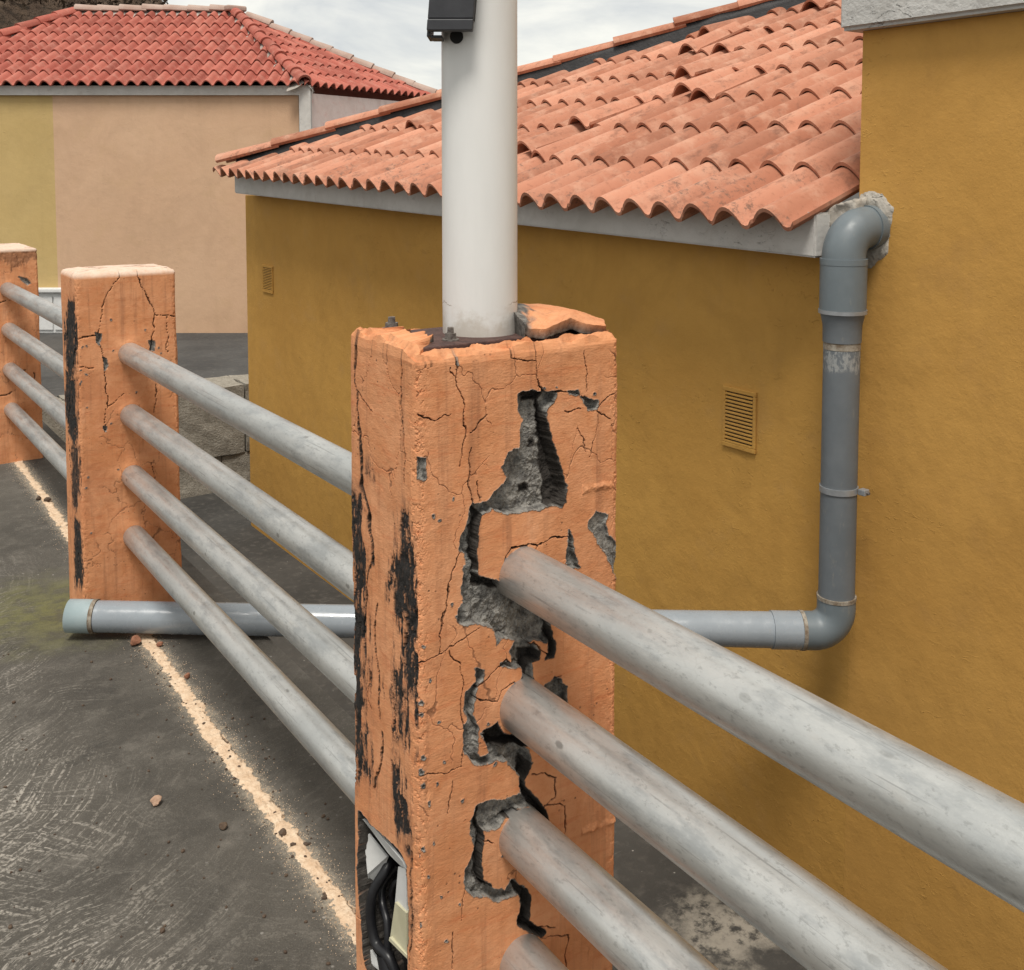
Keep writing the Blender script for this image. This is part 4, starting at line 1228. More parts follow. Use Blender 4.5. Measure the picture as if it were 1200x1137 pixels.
for pts, w in (([(305, 150), (370, 130), (440, 90), (500, 45)], 5), ([(372, 130), (380, 0)], 4), ([(405, 120), (435, 160), (440, 220), (432, 280), (440, 330), (445, 440)], 2.4),
               ([(630, 160), (580, 150), (540, 180), (488, 232)], 5), ([(310, 515), (400, 510), (440, 480), (445, 440)], 1.8), ([(410, 540), (400, 640)], 1.2),
               ([(660, 518), (700, 515), (735, 530), (735, 590), (700, 618)], 2.6), ([(700, 615), (765, 610), (770, 700)], 2.0), ([(485, 270), (555, 280)], 2.2), ([(650, 1000), (740, 1000)], 2),
               ([(700, 1035), (775, 1030), (775, 1130)], 3), ([(410, 1010), (405, 1137)], 2.6), ([(450, 880), (440, 980)], 1.6), ([(500, 730), (540, 735)], 1.5), ([(555, 280), (560, 250), (600, 220), (640, 215)], 5),
               ([(640, 80), (655, 95), (720, 130)], 4), ([(760, 205), (740, 205)], 2)):
    crack(z2, pts, w)
# pock marks
rngp = random.Random(12)
for _ in range(34):
    u, v = rngp.uniform(505, 715), rngp.uniform(420, 1110)
    s = rngp.uniform(0.5, 1.1)
    ff.append(('patch', [(q.x, q.z) for q in (onY(u + s * math.cos(a), v + s * 1.2 * math.sin(a), Y3) for a in (0, 1.2, 2.4, 3.6, 4.8))], 0.004))
for _ in range(12):                                   # flaked paint along the left arris
    v = rngp.uniform(700, 1130); u = 490 + abs(rngp.gauss(0, 9)); s = rngp.uniform(0.4, 1.6)
    ff.append(('patch', [(q.x, q.z) for q in (onY(u + s * math.cos(a), v + s * 1.6 * math.sin(a), Y3) for a in (0, 1.2, 2.4, 3.6, 4.8))], 0.0025))
fl = []
def crust(fn, pts, a=1.0): fl.append(('crust', FX(fn, pts), a))
crust(z1, [(92, 640), (120, 655), (135, 700), (128, 760), (134, 870), (125, 1000), (120, 1160), (78, 1160), (78, 760)])
crust(z1, [(262, 690), (285, 720), (297, 780), (290, 850), (302, 930), (300, 1000), (318, 1160), (252, 1160), (240, 1050), (224, 950), (235, 850), (250, 790)])
crust(z1, [(135, 560), (160, 570), (155, 620), (140, 610)], 0.6)
crust(z2, [(76, -10), (128, -10), (128, 100), (118, 200), (128, 300), (136, 400), (146, 490), (112, 570), (80, 560)])
crust(z2, [(238, -10), (305, -10), (300, 60), (276, 90), (288, 200), (286, 330), (276, 440), (246, 450), (242, 330), (236, 150)])
crust(z2, [(225, 450), (262, 520), (276, 640), (288, 742), (262, 738), (228, 660), (221, 560)])
crust(z2, [(215, 210), (235, 220), (238, 300), (222, 290)], 0.8)
crust(z2, [(290, 930), (302, 960), (300, 1060), (288, 1050)], 0.6)
def crackL(fn, pts, w, dep=0.014): fl.append(('crack', FX(fn, pts), (max(w * K * 2.9, 0.0008), dep)))
crackL(z1, [(97, 150), (102, 220), (105, 300), (112, 400), (120, 480)], 4)
crackL(z1, [(120, 470), (126, 560), (130, 660), (150, 730), (155, 800), (165, 850), (160, 912)], 7, 0.02)
crackL(z1, [(155, 912), (145, 960), (140, 1050), (130, 1160)], 3)
crackL(z1, [(252, 215), (255, 330), (262, 480), (270, 640)], 1.6)
crackL(z1, [(110, 330), (160, 400)], 1.2)
crackL(z1, [(180, 1050), (165, 1137)], 2)
crackL(z2, [(160, 40), (165, 130), (172, 220), (178, 332)], 3.2)
crackL(z2, [(185, 380), (175, 470), (160, 555)], 3)
crackL(z2, [(92, 590), (88, 800), (95, 1130)], 3)
crackL(z2, [(276, 760), (282, 900), (276, 1130)], 2.4)
crackL(z2, [(150, 180), (140, 260), (150, 300)], 1.5)
hole = FX(z2, [(112, 628), (126, 640), (150, 668), (200, 720), (247, 772), (264, 806), (266, 1250), (160, 1250), (128, 1060), (114, 850)])
fl.append(('recess', hole, 0.065))
post3, g3 = post(488, 725, 410, Y3, 1.172, 0.018, (0.001, 0.002, 0.001), 'concrete_post',
                 'badly cracked orange post carrying the white pole, nearest in the railing', ff, fl, [], True, 100)
X3Lr, X3R, _, Y3B, o3 = g3
# ---- middle post
def z7(x, y): return (x / 2.274, 260 + y / 2.274)
Y2 = 3.394
X2L = onY(95.5, 600, Y2).x
def GY(pts): return [(q.x, q.z) for q in (onY(*z7(*p), Y2) for p in pts)]
def GX(pts): return [(q.y, q.z) for q in (onX(*z7(*p), X2L) for p in pts)]
f2 = []
K2 = 0.00055
for pts, w in (([(365, 140), (378, 175), (395, 205), (412, 245), (408, 300), (403, 340)], 5.5), ([(412, 250), (475, 250)], 3.5), ([(443, 255), (447, 350)], 2.5),
               ([(330, 140), (300, 165), (280, 200), (268, 260), (262, 300)], 3.4), ([(205, 312), (258, 305)], 4), ([(270, 330), (278, 400), (285, 480), (290, 492)], 3.4), ([(290, 490), (330, 460), (370, 458)], 2),
               ([(283, 495), (278, 560)], 2), ([(418, 425), (410, 515)], 3), ([(400, 640), (412, 685)], 2.6), ([(210, 388), (250, 388)], 1.6), ([(330, 140), (365, 140)], 1.6)):
    f2.append(('crack', GY(pts), (w * K2 * 0.5, 0.012)))
for pts in ([(254, 296), (272, 300), (270, 328), (260, 322)], [(272, 360), (285, 365), (287, 390), (276, 394)], [(398, 318), (412, 320), (412, 345), (400, 342)], [(272, 545), (284, 545), (282, 558), (274, 556)]):
    f2.append(('patch', GY(pts), 0.010))
for _ in range(24):
    u, v = rngp.uniform(215, 250) if rngp.random() < 0.5 else rngp.uniform(215, 465), rngp.uniform(170, 900); s = rngp.uniform(0.9, 2.2)
    f2.append(('patch', GY([(u + s * math.cos(a), v + s * math.sin(a)) for a in (0, 1.2, 2.4, 3.6, 4.8)]), 0.003))
l2 = [('crust', GX(pl), aa) for pl, aa in (
    ([(181, 205), (199, 212), (203, 300), (200, 390), (186, 420), (176, 380), (170, 300)], 1.0),
    ([(176, 405), (200, 415), (205, 520), (198, 600), (184, 570), (172, 480)], 1.0),
    ([(192, 590), (208, 610), (212, 700), (207, 770), (194, 760), (190, 690)], 0.9),
    ([(200, 790), (214, 800), (222, 900), (222, 960), (204, 985), (198, 900)], 1.0),
    ([(205, 240), (208, 240), (210, 480), (206, 480)], 0.7))]
for pl in ([(196, 200), (200, 330), (192, 460), (203, 620), (201, 760), (212, 960)], [(178, 300), (184, 470), (180, 560), (194, 720)]):
    l2.append(('crack', GX(pl), (0.003, 0.012)))
post2, g2 = post(95.5, 212.5, 78.5, Y2, 1.103, 0.022, (0.0022, 0.004, 0.0022), 'concrete_post',
                 'orange middle post with hairline cracks behind the fallen grey pipe', f2, l2, [(0.883, z) for z in RZ], False, 200, 0.004)
# ---- far post
Y1 = 5.55
def GY1(pts): return [(q.x, q.z) for q in (onY(*z7(*p), Y1) for p in pts)]
f1_ = [('patch', GY1([(50, 145), (70, 150), (82, 165), (72, 168), (58, 158)]), 0.008), ('crack', GY1([(-30, 218), (30, 210)]), (0.0014, 0.01)),
       ('crack', GY1([(-40, 470), (20, 462), (40, 450)]), (0.0012, 0.01)), ('crack', GY1([(10, 400), (80, 395)]), (0.001, 0.008)), ('crack', GY1([(90, 400), (95, 440)]), (0.001, 0.008))]
f1_.append(('crust', GY1([(-60, 70), (115, 70), (118, 92), (60, 105), (40, 130), (10, 100), (-60, 120)]), 0.35))
ztop1 = onY(30, 291, Y1).z
post1, g1 = post(-30, 53.5, -44, Y1, ztop1, 0.02, (0.004, 0.006, 0.004), 'concrete_post',
                 'orange far post at the left edge of the picture', f1_, [], [(0.90, z) for z in RZ], False, 300, 0.004)

# ------------------------------------------------------------------ rails
RR = 0.0375
PX = [(onY(612, 660, Y3).x, Y3), (onY(152, 415, Y2).x, Y2), (onY(9, 340, Y1).x, Y1)]
names = ['top', 'second', 'third', 'bottom']
def rail(p0, p1, label, grp, seed, RR=0.0345):
    d = p1 - p0; L = d.length; rg = random.Random(seed)
    n = 14
    pts = [Vector((0, 0, L * i / n)) for i in range(n + 1)]
    me = tube_mesh('metal_rail', pts, RR, 40, True)
    o = link('metal_rail', me, None, M['steel'])
    o.rotation_euler = d.to_track_quat('Z', 'Y').to_euler(); o.location = p0
    tag(o, label, 'rail', grp)
    return o
for k, z in enumerate(RZ):
    near0 = Vector((PX[0][0] - 0.0185 * 2.1, -0.88, z))
    a0 = Vector((PX[0][0], Y3 + 0.05, z))
    rail(near0, a0, names[k] + ' grey pipe rail running from the cracked near post towards the viewer', 'pipe rails of the near bay', k, 0.0385)
    a1 = Vector((PX[0][0], g3[3] - 0.05, z + 0.011)); b1 = Vector((PX[1][0], Y2 + 0.05, z + (0.0)))
    rail(a1, b1, names[k] + ' grey pipe rail between the middle post and the cracked near post', 'pipe rails of the middle bay', 10 + k)
    a2 = Vector((PX[1][0], g2[3] - 0.05, z)); b2 = Vector((PX[2][0], Y1 + 0.05, z))
    rail(a2, b2, names[k] + ' grey pipe rail between the far post and the middle post', 'pipe rails of the far bay', 20 + k)

# ------------------------------------------------------------------ things on the near post
HT = 1.172
pr_ = empty('lamp_pole', (0, 0, 0))
PC = onY(562.5, 392, (Y3 + Y3B) / 2 + 0.005)
pr_.location = (PC.x, PC.y, HT + 0.004)
tag(pr_, 'white painted lamp pole bolted on top of the cracked post', 'pole')
PRD = 0.0555
zz = [0.0, 0.008, 0.012, 0.05, 0.09, 0.14, 0.4, 0.8, 1.2, 1.6, 2.0, 2.4]
link('shaft', tube_mesh('shaft', [(0, 0, z) for z in zz], [PRD * (1.0 if z > 0.02 else 0.995) * (1 - 0.012 * max(0, z - 0.1)) for z in zz], 64), pr_, M['pole'])
bpx0, bpx1 = onY(458, 388, PC.y).x, PC.x + 0.10
pl = link('base_plate', bm_mesh('base_plate', box_bm((bpx0 - PC.x, -0.078, -0.014), (0.105, 0.075, 0.0), 0.002)), pr_, M['rust'])
def bolt(x, y, s=1.0):
    bm = bmesh.new()
    bmesh.ops.create_cone(bm, cap_ends=True, segments=24, radius1=0.015 * s, radius2=0.015 * s, depth=0.003, matrix=Matrix.Translation((0, 0, 0.0015)))
    bmesh.ops.create_cone(bm, cap_ends=True, segments=6, radius1=0.0105 * s, radius2=0.0100 * s, depth=0.008, matrix=Matrix.Translation((0, 0, 0.007)))
    bmesh.ops.create_cone(bm, cap_ends=True, segments=12, radius1=0.006 * s, radius2=0.0055 * s, depth=0.009, matrix=Matrix.Translation((0, 0, 0.015)))
    o = link('bolt', bm_mesh('bolt', bm), pl, M['boltm']); o.location = (x, y, -0.001)
    o.rotation_euler.z = random.random()
b1_ = onZ(459, 385, HT + 0.005) - PC; b2_ = onZ(528, 398, HT + 0.005) - PC
bolt(b1_.x, b1_.y); bolt(b2_.x, b2_.y, 0.8)
# broken flap of plaster lifting off the top of the post
def flap():
    nx_, ny_ = 70, 30
    P = np.zeros((ny_, nx_, 3)); Bm = np.zeros((ny_, nx_, 3))
    fr_ = [(600, 364), (610, 374), (620, 384), (640, 386), (655, 379), (668, 372), (682, 378), (696, 382), (709, 381)]
    bk_ = [(604, 358), (615, 355.5), (630, 356), (645, 358), (660, 361), (675, 365), (690, 370), (700, 374), (706, 378)]
    def poly_at(pl, u):
        f = u * (len(pl) - 1); i = min(int(f), len(pl) - 2); f -= i
        return (pl[i][0] + (pl[i + 1][0] - pl[i][0]) * f, pl[i][1] + (pl[i + 1][1] - pl[i][1]) * f)
    for j in range(ny_):
        for i in range(nx_):
            u, v = i / (nx_ - 1), j / (ny_ - 1)
            a = onY(*poly_at(fr_, u), Y3 + 0.016 + 0.05 * max(0, 1 - u * 5)); b = onY(*poly_at(bk_, u), Y3B - 0.035)
            q = a + (b - a) * v
            th = (0.020 if u > 0.2 else 0.030) * (1 - 0.3 * u)
            P[j, i] = q + Vector((0, 0, 0.007 * math.sin(v * math.pi))); Bm[j, i] = q + Vector((0.003, 0.004, -th))
    P[..., 2] += 0.003 * fbm(P[..., 0], P[..., 1], 40, 4, 7)
    Bm[..., 2] += 0.008 * fbm(P[..., 0], P[..., 1], 40, 4, 9)
    Bm[..., 0] += 0.006 * fbm(P[..., 0], P[..., 1], 60, 3, 10)
    P[..., 1] += 0.005 * fbm(P[..., 0], P[..., 1] * 0 + 1, 60, 4, 8)
    m1 = P.reshape(-1, 3); m2 = Bm.reshape(-1, 3); N = len(m1)
    V = np.concatenate([m1, m2]) - np.array(o3)
    Fc = []; ex = []
    def id_(j, i, b): return b * N + j * nx_ + i
    for j in range(ny_ - 1):
        for i in range(nx_ - 1):
            Fc.append((id_(j, i, 0), id_(j, i + 1, 0), id_(j + 1, i + 1, 0), id_(j + 1, i, 0)))
            Fc.append((id_(j, i, 1), id_(j + 1, i, 1), id_(j + 1, i + 1, 1), id_(j, i + 1, 1)))
    for i in range(nx_ - 1):
        Fc.append((id_(0, i, 1), id_(0, i + 1, 1), id_(0, i + 1, 0), id_(0, i, 0)))
        Fc.append((id_(ny_ - 1, i, 0), id_(ny_ - 1, i + 1, 0), id_(ny_ - 1, i + 1, 1), id_(ny_ - 1, i, 1)))
    for j in range(ny_ - 1):
        Fc.append((id_(j, 0, 0), id_(j + 1, 0, 0), id_(j + 1, 0, 1), id_(j, 0, 1)))
        Fc.append((id_(j, nx_ - 1, 1), id_(j + 1, nx_ - 1, 1), id_(j + 1, nx_ - 1, 0), id_(j, nx_ - 1, 0)))
    me = mesh('loose_flap', V, Fc)
    e = np.zeros(2 * N); e[N:] = 1
    # back crack across the flap and bare concrete at its broken left end
    u = np.tile(np.arange(nx_) / (nx_ - 1), ny_); v = np.repeat(np.arange(ny_) / (ny_ - 1), nx_)
    bare = sstep(0.24, 0.16, u + 0.10 * (v - 0.3) + 0.12 * fbm(u, v, 8, 3, 3)) * sstep(0.85, 0.7, v)
    e[:N] = np.maximum(e[:N], bare)
    add_attr(me, 'fade', np.zeros(2 * N)); add_attr(me, 'soot', np.zeros(2 * N)); add_attr(me, 'expo', e); add_attr(me, 'dirt_shade', np.concatenate([bare * 0.2, np.full(N, 0.5)])); add_attr(me, 'crust', np.zeros(2 * N))
    o = link('loose_flap', me, post3, M['post'])
    o['label'] = 'loose slab of orange plaster lifting off the top'
flap()
# junction box torn open in the side of the post
def lpt(fn, x, y, dep=0.02):
    q = onX(*fn(x, y), X3L + dep); return q - o3
def plate(name, pts, th, mat, dep):
    vs_ = [lpt(z2, x, y, d) for (x, y), d in zip(pts, dep)]
    n_ = len(vs_)
    V = vs_ + [v + Vector((th, 0, 0)) for v in vs_]
    Fc = [tuple(range(n_)), tuple(range(n_, 2 * n_))[::-1]] + [(i, (i + 1) % n_, n_ + (i + 1) % n_, n_ + i) for i in range(n_)]
    bm = bmesh.new(); me = mesh(name, V, Fc); bm.from_mesh(me)
    return link(name, bm_mesh(name, bm), jb, mat)
jb = empty('junction_box', (0, 0, 0), post3)
plate('box_side', [(124, 682), (200, 775), (176, 850), (150, 905), (138, 830)], 0.003, M['plastic'], [0.010, 0.03, 0.035, 0.025, 0.012])
plate('box_rim', [(122, 655), (150, 672), (205, 735), (250, 790), (262, 815), (240, 800), (205, 765), (150, 690)], 0.004, M['plastic'], [0.004, 0.003, 0.003, 0.003, 0.004, 0.014, 0.014, 0.012])
plate('box_side', [(236, 806), (262, 814), (264, 1090), (212, 1030), (226, 920)], 0.004, M['plastic'], [0.016, 0.006, 0.006, 0.016, 0.018])
plate('box_rim', [(132, 1040), (150, 1080), (200, 1140), (190, 1150), (140, 1110)], 0.004, M['plastic'], [0.008, 0.01, 0.012, 0.012, 0.008])
plate('terminal', [(226, 920), (262, 955), (264, 1095), (210, 1035)], 0.02, M['cream'], [0.011, 0.002, 0.002, 0.011])
plate('terminal', [(208, 1032), (264, 1090), (264, 1100), (206, 1042)], 0.02, M['cream'], [0.006, 0.000, 0.000, 0.006])
plate('back_panel', [(150, 800), (255, 800), (262, 1200), (150, 1200)], 0.002, M['dark'], [0.055] * 4)
def cable(pts, r):
    P_ = [lpt(z2, x, y, d) for x, y, d in pts]
    out = []
    for i in range(len(P_) - 1):                     # Catmull-Rom
        p0 = P_[max(i - 1, 0)]; p1 = P_[i]; p2 = P_[i + 1]; p3 = P_[min(i + 2, len(P_) - 1)]
        for t in [k / 8 for k in range(8)]:
            out.append(0.5 * ((2 * p1) + (p2 - p0) * t + (2 * p0 - 5 * p1 + 4 * p2 - p3) * t * t + (3 * p1 - p0 - 3 * p2 + p3) * t ** 3))
    out.append(P_[-1])
    me = tube_mesh('cable', out, r, 14)
    return link('cable', me, jb, M['cable'])
cable([(215, 780, 0.045), (195, 820, 0.03), (155, 890, 0.012), (148, 970, 0.008), (165, 1050, 0.010), (205, 1095, 0.015), (230, 1150, 0.02)], 0.0075)
cable([(235, 800, 0.05), (190, 860, 0.035), (185, 920, 0.028), (200, 980, 0.024), (203, 1060, 0.020), (205, 1150, 0.02)], 0.0055)
cable([(255, 840, 0.05), (225, 860, 0.04), (215, 900, 0.04), (225, 940, 0.045), (250, 960, 0.05)], 0.004)
link('gland', tube_mesh('gland', [lpt(z2, 195, 1085, 0.016), lpt(z2, 205, 1140, 0.016)], 0.013, 16), jb, M['cable'])

# lamp housing hung on the pole
lb = empty('lamp_housing', (PC.x, PC.y, 0))
tag(lb, 'dark grey hooded lamp housing clamped to the left of the white pole', 'lamp')
DL = PC.dot(FH) - PRD - 0.03
c00 = onF(500, 36, DL); c10 = onF(554, 36, DL); ctop = onF(506, -60, DL)
w2 = (c10 - c00).length
Lm = Matrix(((RT.x, FH.x, 0, c00.x - PC.x), (RT.y, FH.y, 0, c00.y - PC.y), (0, 0, 1, c00.z), (0, 0, 0, 1)))
def lbox(name, lo, hi, mat, bev=0.003, shear=0.0):
    bm = box_bm(lo, hi, bev)
    for v in bm.verts: v.co.x += shear * v.co.z
    bm.transform(Lm)
    return link(name, bm_mesh(name, bm), lb, mat)
lbox('hood', (0, 0, 0.016), (w2, 0.012, 0.34), M['lampbox'], 0.002, 0.08)
lbox('lip', (0, -0.004, 0.0), (w2, 0.016, 0.0155), M['lampbox'], 0.0015, 0.08)
lbox('side_plate', (-0.001, 0.0165, -0.006), (0.004, 0.075, 0.335), M['lampbox'], 0.001, 0.08)
lbox('bottom_flap', (0.0045, 0.0165, -0.008), (0.020, 0.06, -0.004), M['lampbox'], 0.001, 0.0)
lbox('side_plate', (w2 - 0.004, 0.0165, 0.016), (w2 + 0.001, 0.05, 0.335), M['lampbox'], 0.001, 0.08)
# cable hole in the pole
hc = onF(535, 43, DL + 0.034) - Vector((PC.x, PC.y, 0))
link('cable_hole', tube_mesh('cable_hole', [hc, hc + FH * 0.006], 0.0095, 24), lb, M['dark'])
# ------------------------------------------------------------------ drain pipe
XP = XW - 0.115
pA = onX(986, 430, XP)
PY = pA.y
dp = empty('drain_pipe', (XP, PY, 0))
tag(dp, 'grey plastic drainpipe down the ochre wall and across to the middle post', 'pipe')
do = dp.location.copy()
zs_top = onX(985, 305, XP).z
z_sl = onX(985, 362, XP).z
z_red = onX(985, 400, XP).z
z_bot = onX(985, 702, XP).z
z_c = onX(985, 742, XP).z
PR = 0.054
def dtube(name, pts, r, mat, seg=40, cap=True): return link(name, tube_mesh(name, [Vector(p) - do for p in pts], r, seg, cap), dp, mat)
# top elbow: from the wall, turning down
el = []
re = 0.084
ed = Vector((math.cos(math.radians(6)), -math.sin(math.radians(6)), 0))
pb = Vector((XP, PY, zs_top + 0.012))
for i in range(17):
    a = math.pi / 2 * i / 16
    el.append(pb + ed * (re * (1 - math.cos(a))) + Vector((0, 0, re * math.sin(a))))
pe = el[-1]
dtube('elbow', [Vector((XP, PY, zs_top - 0.01))] + el + [pe + ed * 0.16], 0.064, M['pvc_fit'])
dtube('mouth_rim', [pe + ed * 0.006, pe + ed * 0.034], 0.0680, M['pvc_fit'])
dtube('collar', [(XP, PY, zs_top - 0.012), (XP, PY, zs_top + 0.006)], 0.0695, M['pvc_fit'])
dtube('sleeve', [(XP, PY, z_sl), (XP, PY, zs_top - 0.0125)], 0.0685, M['pvc_fit'])
dtube('sleeve_rim', [(XP, PY, z_sl - 0.012), (XP, PY, z_sl - 0.0005)], 0.071, M['zinc'])
dtube('reducer', [(XP, PY, z_red), (XP, PY, z_red + 0.05), (XP, PY, z_sl - 0.0125)], [0.0565, 0.0575, 0.0655], M['pvc'])
dtube('grime_ring', [(XP, PY, z_red - 0.022), (XP, PY, z_red - 0.0005)], 0.0548, M['sealant'])
dtube('downpipe', [(XP, PY, z_bot), (XP, PY, (z_bot + z_red) / 2), (XP, PY, z_red - 0.0225)], PR, M['pvc'])
zk = onX(985, 573, XP).z
cl = dtube('clamp', [(XP, PY, zk - 0.009), (XP, PY, zk + 0.009)], 0.0575, M['zinc'])
link('screw', tube_mesh('screw', [Vector((0.03, -0.058, zk)), Vector((0.03, -0.088, zk))], 0.0045, 10), cl, M['boltm'])
link('lug', bm_mesh('lug', box_bm((0.018, -0.080, zk - 0.009), (0.042, -0.0555, zk + 0.009), 0.002)), cl, M['zinc'])
dtube('sealant_ring', [(XP, PY, z_bot - 0.003), (XP, PY, z_bot + 0.008)], 0.0590, M['sealant'])
# floor run
end = onZ(80, 739, 0.0)
endp = Vector((0.700, 3.335, 0.066))
q1 = Vector((XP, PY, z_c))
hdv = (endp - q1); hdn = hdv.normalized()
# lower elbow
el2 = [Vector((XP, PY, z_bot - 0.0035)), Vector((XP, PY, z_c + 0.075))]
for i in range(1, 11):
    a = math.pi / 2 * i / 10
    el2.append(Vector((XP, PY, z_c)) + Vector((0, 0, 0.072)) * (1 - math.sin(a)) + hdn * (0.072 * (1 - math.cos(a))))
el2.append(q1 + hdn * 0.10)
dtube('elbow', el2, 0.0575, M['pvc_fit'])
dtube('sealant_ring', [q1 + hdn * 0.1005, q1 + hdn * 0.112], 0.0592, M['sealant'])
dtube('socket', [q1 + hdn * 0.1125, q1 + hdn * 0.20], 0.0572, M['pvc_low'])
dtube('floor_pipe', [q1 + hdn * 0.2005, q1 + hdn * 0.9, endp - hdn * 0.055], [PR, 0.050, 0.0465], M['pvc_low'])
dtube('sealant_ring', [endp - hdn * 0.054, endp - hdn * 0.042], 0.0502, M['sealant'])
# open end socket with a bore
ec = [endp - hdn * 0.0415, endp + hdn * 0.03, endp + hdn * 0.03, endp - hdn * 0.02]
dtube('end_socket', ec, [0.0495, 0.0490, 0.0430, 0.0425], M['pvc_end'])
hk = q1 + hdn * (hdv.length * 0.60)
dtube('drip_plug', [hk - Vector((0.0, 0, 0.05)), hk - Vector((0, 0, 0.075))], 0.012, M['rust'], 12)

# verge mortar between the last tile, the fascia and the tall house
def lump(name, pts_px, X0, X1, mat, parent, org, seed):
    poly = [onX(x, y, X0) for x, y in pts_px]
    n_ = len(poly)
    V = [p - org for p in poly] + [p + Vector((X1 - X0, 0, 0)) - org for p in poly]
    Fc = [tuple(range(n_)), tuple(range(n_, 2 * n_))[::-1]] + [(i, (i + 1) % n_, n_ + (i + 1) % n_, n_ + i) for i in range(n_)]
    bm = bmesh.new(); me = mesh(name, V, Fc); bm.from_mesh(me)
    bmesh.ops.recalc_face_normals(bm, faces=bm.faces)
    bmesh.ops.triangulate(bm, faces=bm.faces[:])
    bmesh.ops.subdivide_edges(bm, edges=bm.edges[:], cuts=5, use_grid_fill=True)
    for v in bm.verts:
        d = float(fbm(np.array([v.co.y * 1.0 + v.co.x]), np.array([v.co.z]), 24, 4, seed)[0])
        v.co.x += d * 0.020; v.co.y += d * 0.008; v.co.z += float(fbm(np.array([v.co.z]), np.array([v.co.x + v.co.y]), 30, 3, seed + 4)[0]) * 0.012
    o = link(name, bm_mesh(name, bm), parent, mat, True)
    return o
lump('verge_mortar', [(950, 262), (966, 250), (986, 238), (1000, 232), (1002, 252), (985, 262), (964, 270), (954, 274)], XW - 0.075, XW - 0.006, M['cement'], lh, lo_, 3)

# ------------------------------------------------------------------ grit line along the railing foot
def grit():
    ys = np.arange(0.9, 6.6, 0.006); nu = 17
    P = np.zeros((len(ys), nu, 3))
    half = 0.020 * (1 + 0.4 * fbm(ys, ys * 0, 3, 3, 2) + 0.45 * fbm(ys, ys * 0 + 3, 24, 6, 3, 0.8))
    cen = 0.803 + 0.0185 * ys + 0.010 * fbm(ys, ys * 0 + 9, 2.0, 3, 4)
    for j in range(nu):
        f = j / (nu - 1) * 2 - 1
        x = cen + half * f * (1 + 0.5 * fbm(ys, ys * 0 + f, 60, 3, 6) * (abs(f) > .6))
        P[:, j, 0] = x; P[:, j, 1] = ys
        P[:, j, 2] = np.where(abs(f) > 0.99, -0.002, 0.0014 * (1 - f * f) + 0.0008 + 0.0035 * fbm(x, ys, 70, 5, 8, 0.65))
    return grid_mesh('grit_line', P)
gr = link('grit_line', grit(), None, M['sand']); tag(gr, 'pale tan line of loose grit on the dark deck under the rails', 'grit', kind='stuff')

def grains():
    rg = np.random.RandomState(5); n_ = 16000
    ys = 0.95 + 4.9 * rg.rand(n_) ** 1.5
    xs = 0.803 + 0.0185 * ys + rg.randn(n_) * 0.019 * (1 + 0.5 * np.abs(rg.randn(n_)))
    r = 0.0007 + 0.0009 * rg.rand(n_) ** 2
    tet = np.array([[1, 0, -.4], [-.5, .87, -.4], [-.5, -.87, -.4], [0, 0, 1.0]])
    an = rg.rand(n_) * 6.28
    V = np.zeros((n_, 4, 3))
    for k_ in range(4):
        V[:, k_, 0] = xs + r * (tet[k_, 0] * np.cos(an) - tet[k_, 1] * np.sin(an))
        V[:, k_, 1] = ys + r * (tet[k_, 0] * np.sin(an) + tet[k_, 1] * np.cos(an))
        V[:, k_, 2] = r * (tet[k_, 2] + 0.45)
    b = np.arange(n_)[:, None] * 4
    Fc = np.concatenate([b + np.array(f)[None] for f in ((0, 1, 3), (1, 2, 3), (2, 0, 3))], 0)
    return mesh('grains', V.reshape(-1, 3).tolist(), Fc.tolist())
gn = link('grains', grains(), None, M['sand']); tag(gn, 'loose sand grains strewn beside the pale grit line', 'sand', kind='stuff')

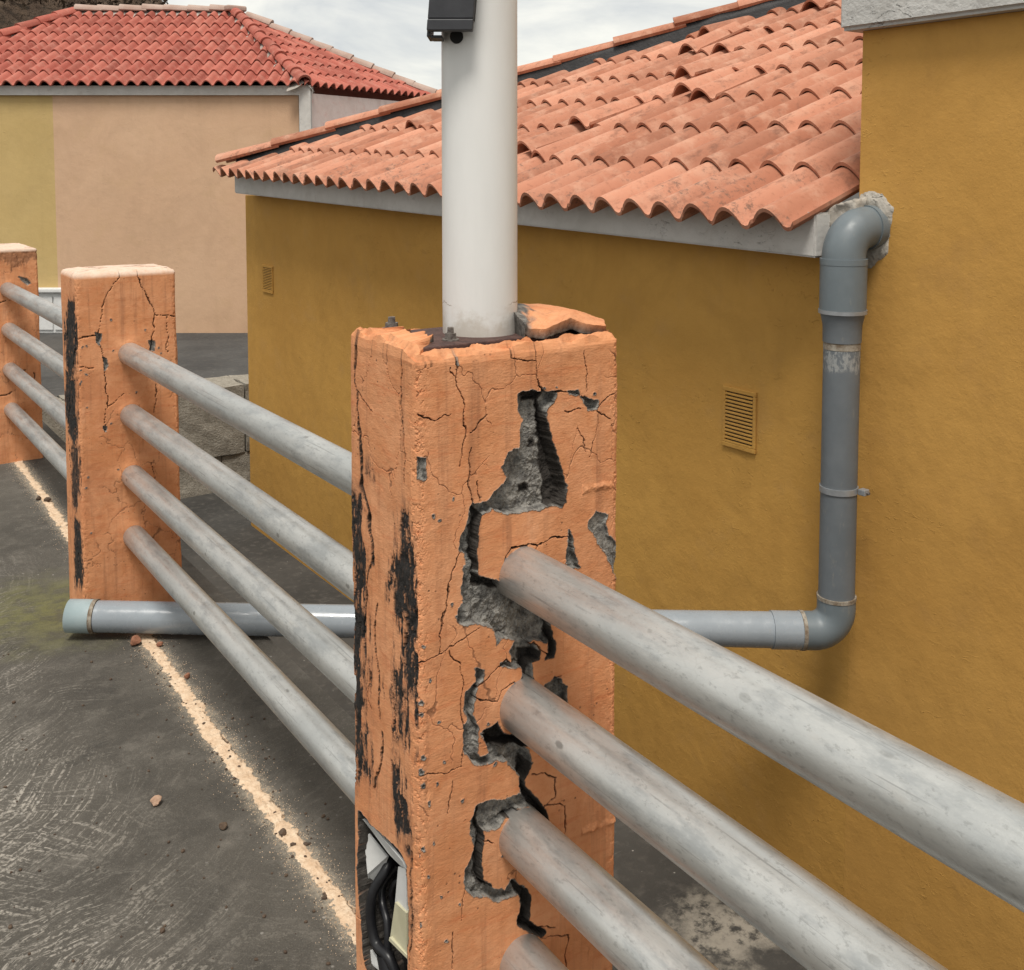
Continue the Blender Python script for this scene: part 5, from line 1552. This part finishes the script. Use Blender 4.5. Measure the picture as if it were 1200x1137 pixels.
# ------------------------------------------------------------------ rubble
def stone_mesh(r, seed, sq=0.7):
    bm = bmesh.new(); bmesh.ops.create_icosphere(bm, subdivisions=3, radius=1.0)
    rg = random.Random(seed)
    cuts = [(Vector((rg.gauss(0, 1), rg.gauss(0, 1), rg.gauss(0, 1))).normalized(), rg.uniform(0.45, 0.8)) for _ in range(9)]
    for v in bm.verts:
        c = v.co.copy()
        for nrm, d in cuts:
            q = c.dot(nrm)
            if q > d: c -= nrm * (q - d)
        k_ = 1 + 0.16 * float(fbm(np.array([c.x + seed]), np.array([c.y + c.z * .7]), 2.6, 3, seed)[0])
        v.co = Vector((c.x * r * k_, c.y * r * k_ * 0.85, c.z * r * k_ * sq))
    return bm_mesh('stone', bm)
stones = [((183, 943), 0.0125, 'stone_p', 'pinkish lump of plaster lying alone in the middle of the deck'),
          ((262, 971), 0.0095, 'stone_d', 'small dark brown stone on the deck right of the pinkish lump'),
          ((159, 756), 0.018, 'stone_r', 'flat reddish stone lying just below the grey floor pipe'),
          ((220, 795), 0.009, 'stone_r', 'little reddish brown stone resting on the pale grit line'),
          ((188, 758), 0.009, 'stone_r', 'small red chip at the top end of the nearer grit line'),
          ((56, 588), 0.015, 'stone_d', 'dark clod on the far stretch of the grit line'),
          ((45, 586), 0.012, 'stone_d', 'smaller dark clod left beside the far grit line'),
          ((331, 979), 0.008, 'stone_d', 'dark chip on the deck close left of the grit line')]
for (p, r, m, lab) in stones:
    q = onZ(p[0], p[1], 0.0)
    o = link('stone', stone_mesh(r * 1.25, int(p[0])), None, M[m], True); o.location = (q.x, q.y, r * 0.62 + 0.002)
    o.rotation_euler.z = p[0]
    tag(o, lab, 'stone', 'loose stones on the deck')
def crumbs():
    rg = random.Random(77); bmx = bmesh.new()
    for k_ in range(260):
        if k_ < 150: px, py = rg.uniform(-20, 400), rg.uniform(760, 1150)
        else:
            f = rg.random(); px, py = 170 + 240 * f + rg.gauss(0, 22), 750 + 320 * f + rg.gauss(0, 14)
        q = onZ(px, py, 0.0)
        if q.x > EDGE - 0.05: continue
        r = min(0.006, abs(rg.gauss(0.0016, 0.0012)) + 0.0008)
        m = Matrix.Translation((q.x, q.y, r * 0.5)) @ Matrix.Rotation(rg.random() * 6, 4, 'Z') @ Matrix.Diagonal((r * rg.uniform(.8, 1.6), r, r * .8, 1))
        bmesh.ops.create_icosphere(bmx, subdivisions=1, radius=1.0, matrix=m)
    return bm_mesh('crumbs', bmx)
cr = link('crumbs', crumbs(), None, M['stone_d']); tag(cr, 'tiny dark crumbs scattered over the deck', 'crumbs', kind='stuff')
sc = link('scrub', scrub(), None, M['hill']); tag(sc, 'dry brown scrub covering the hillside crest behind the far house', 'scrub', kind='stuff')
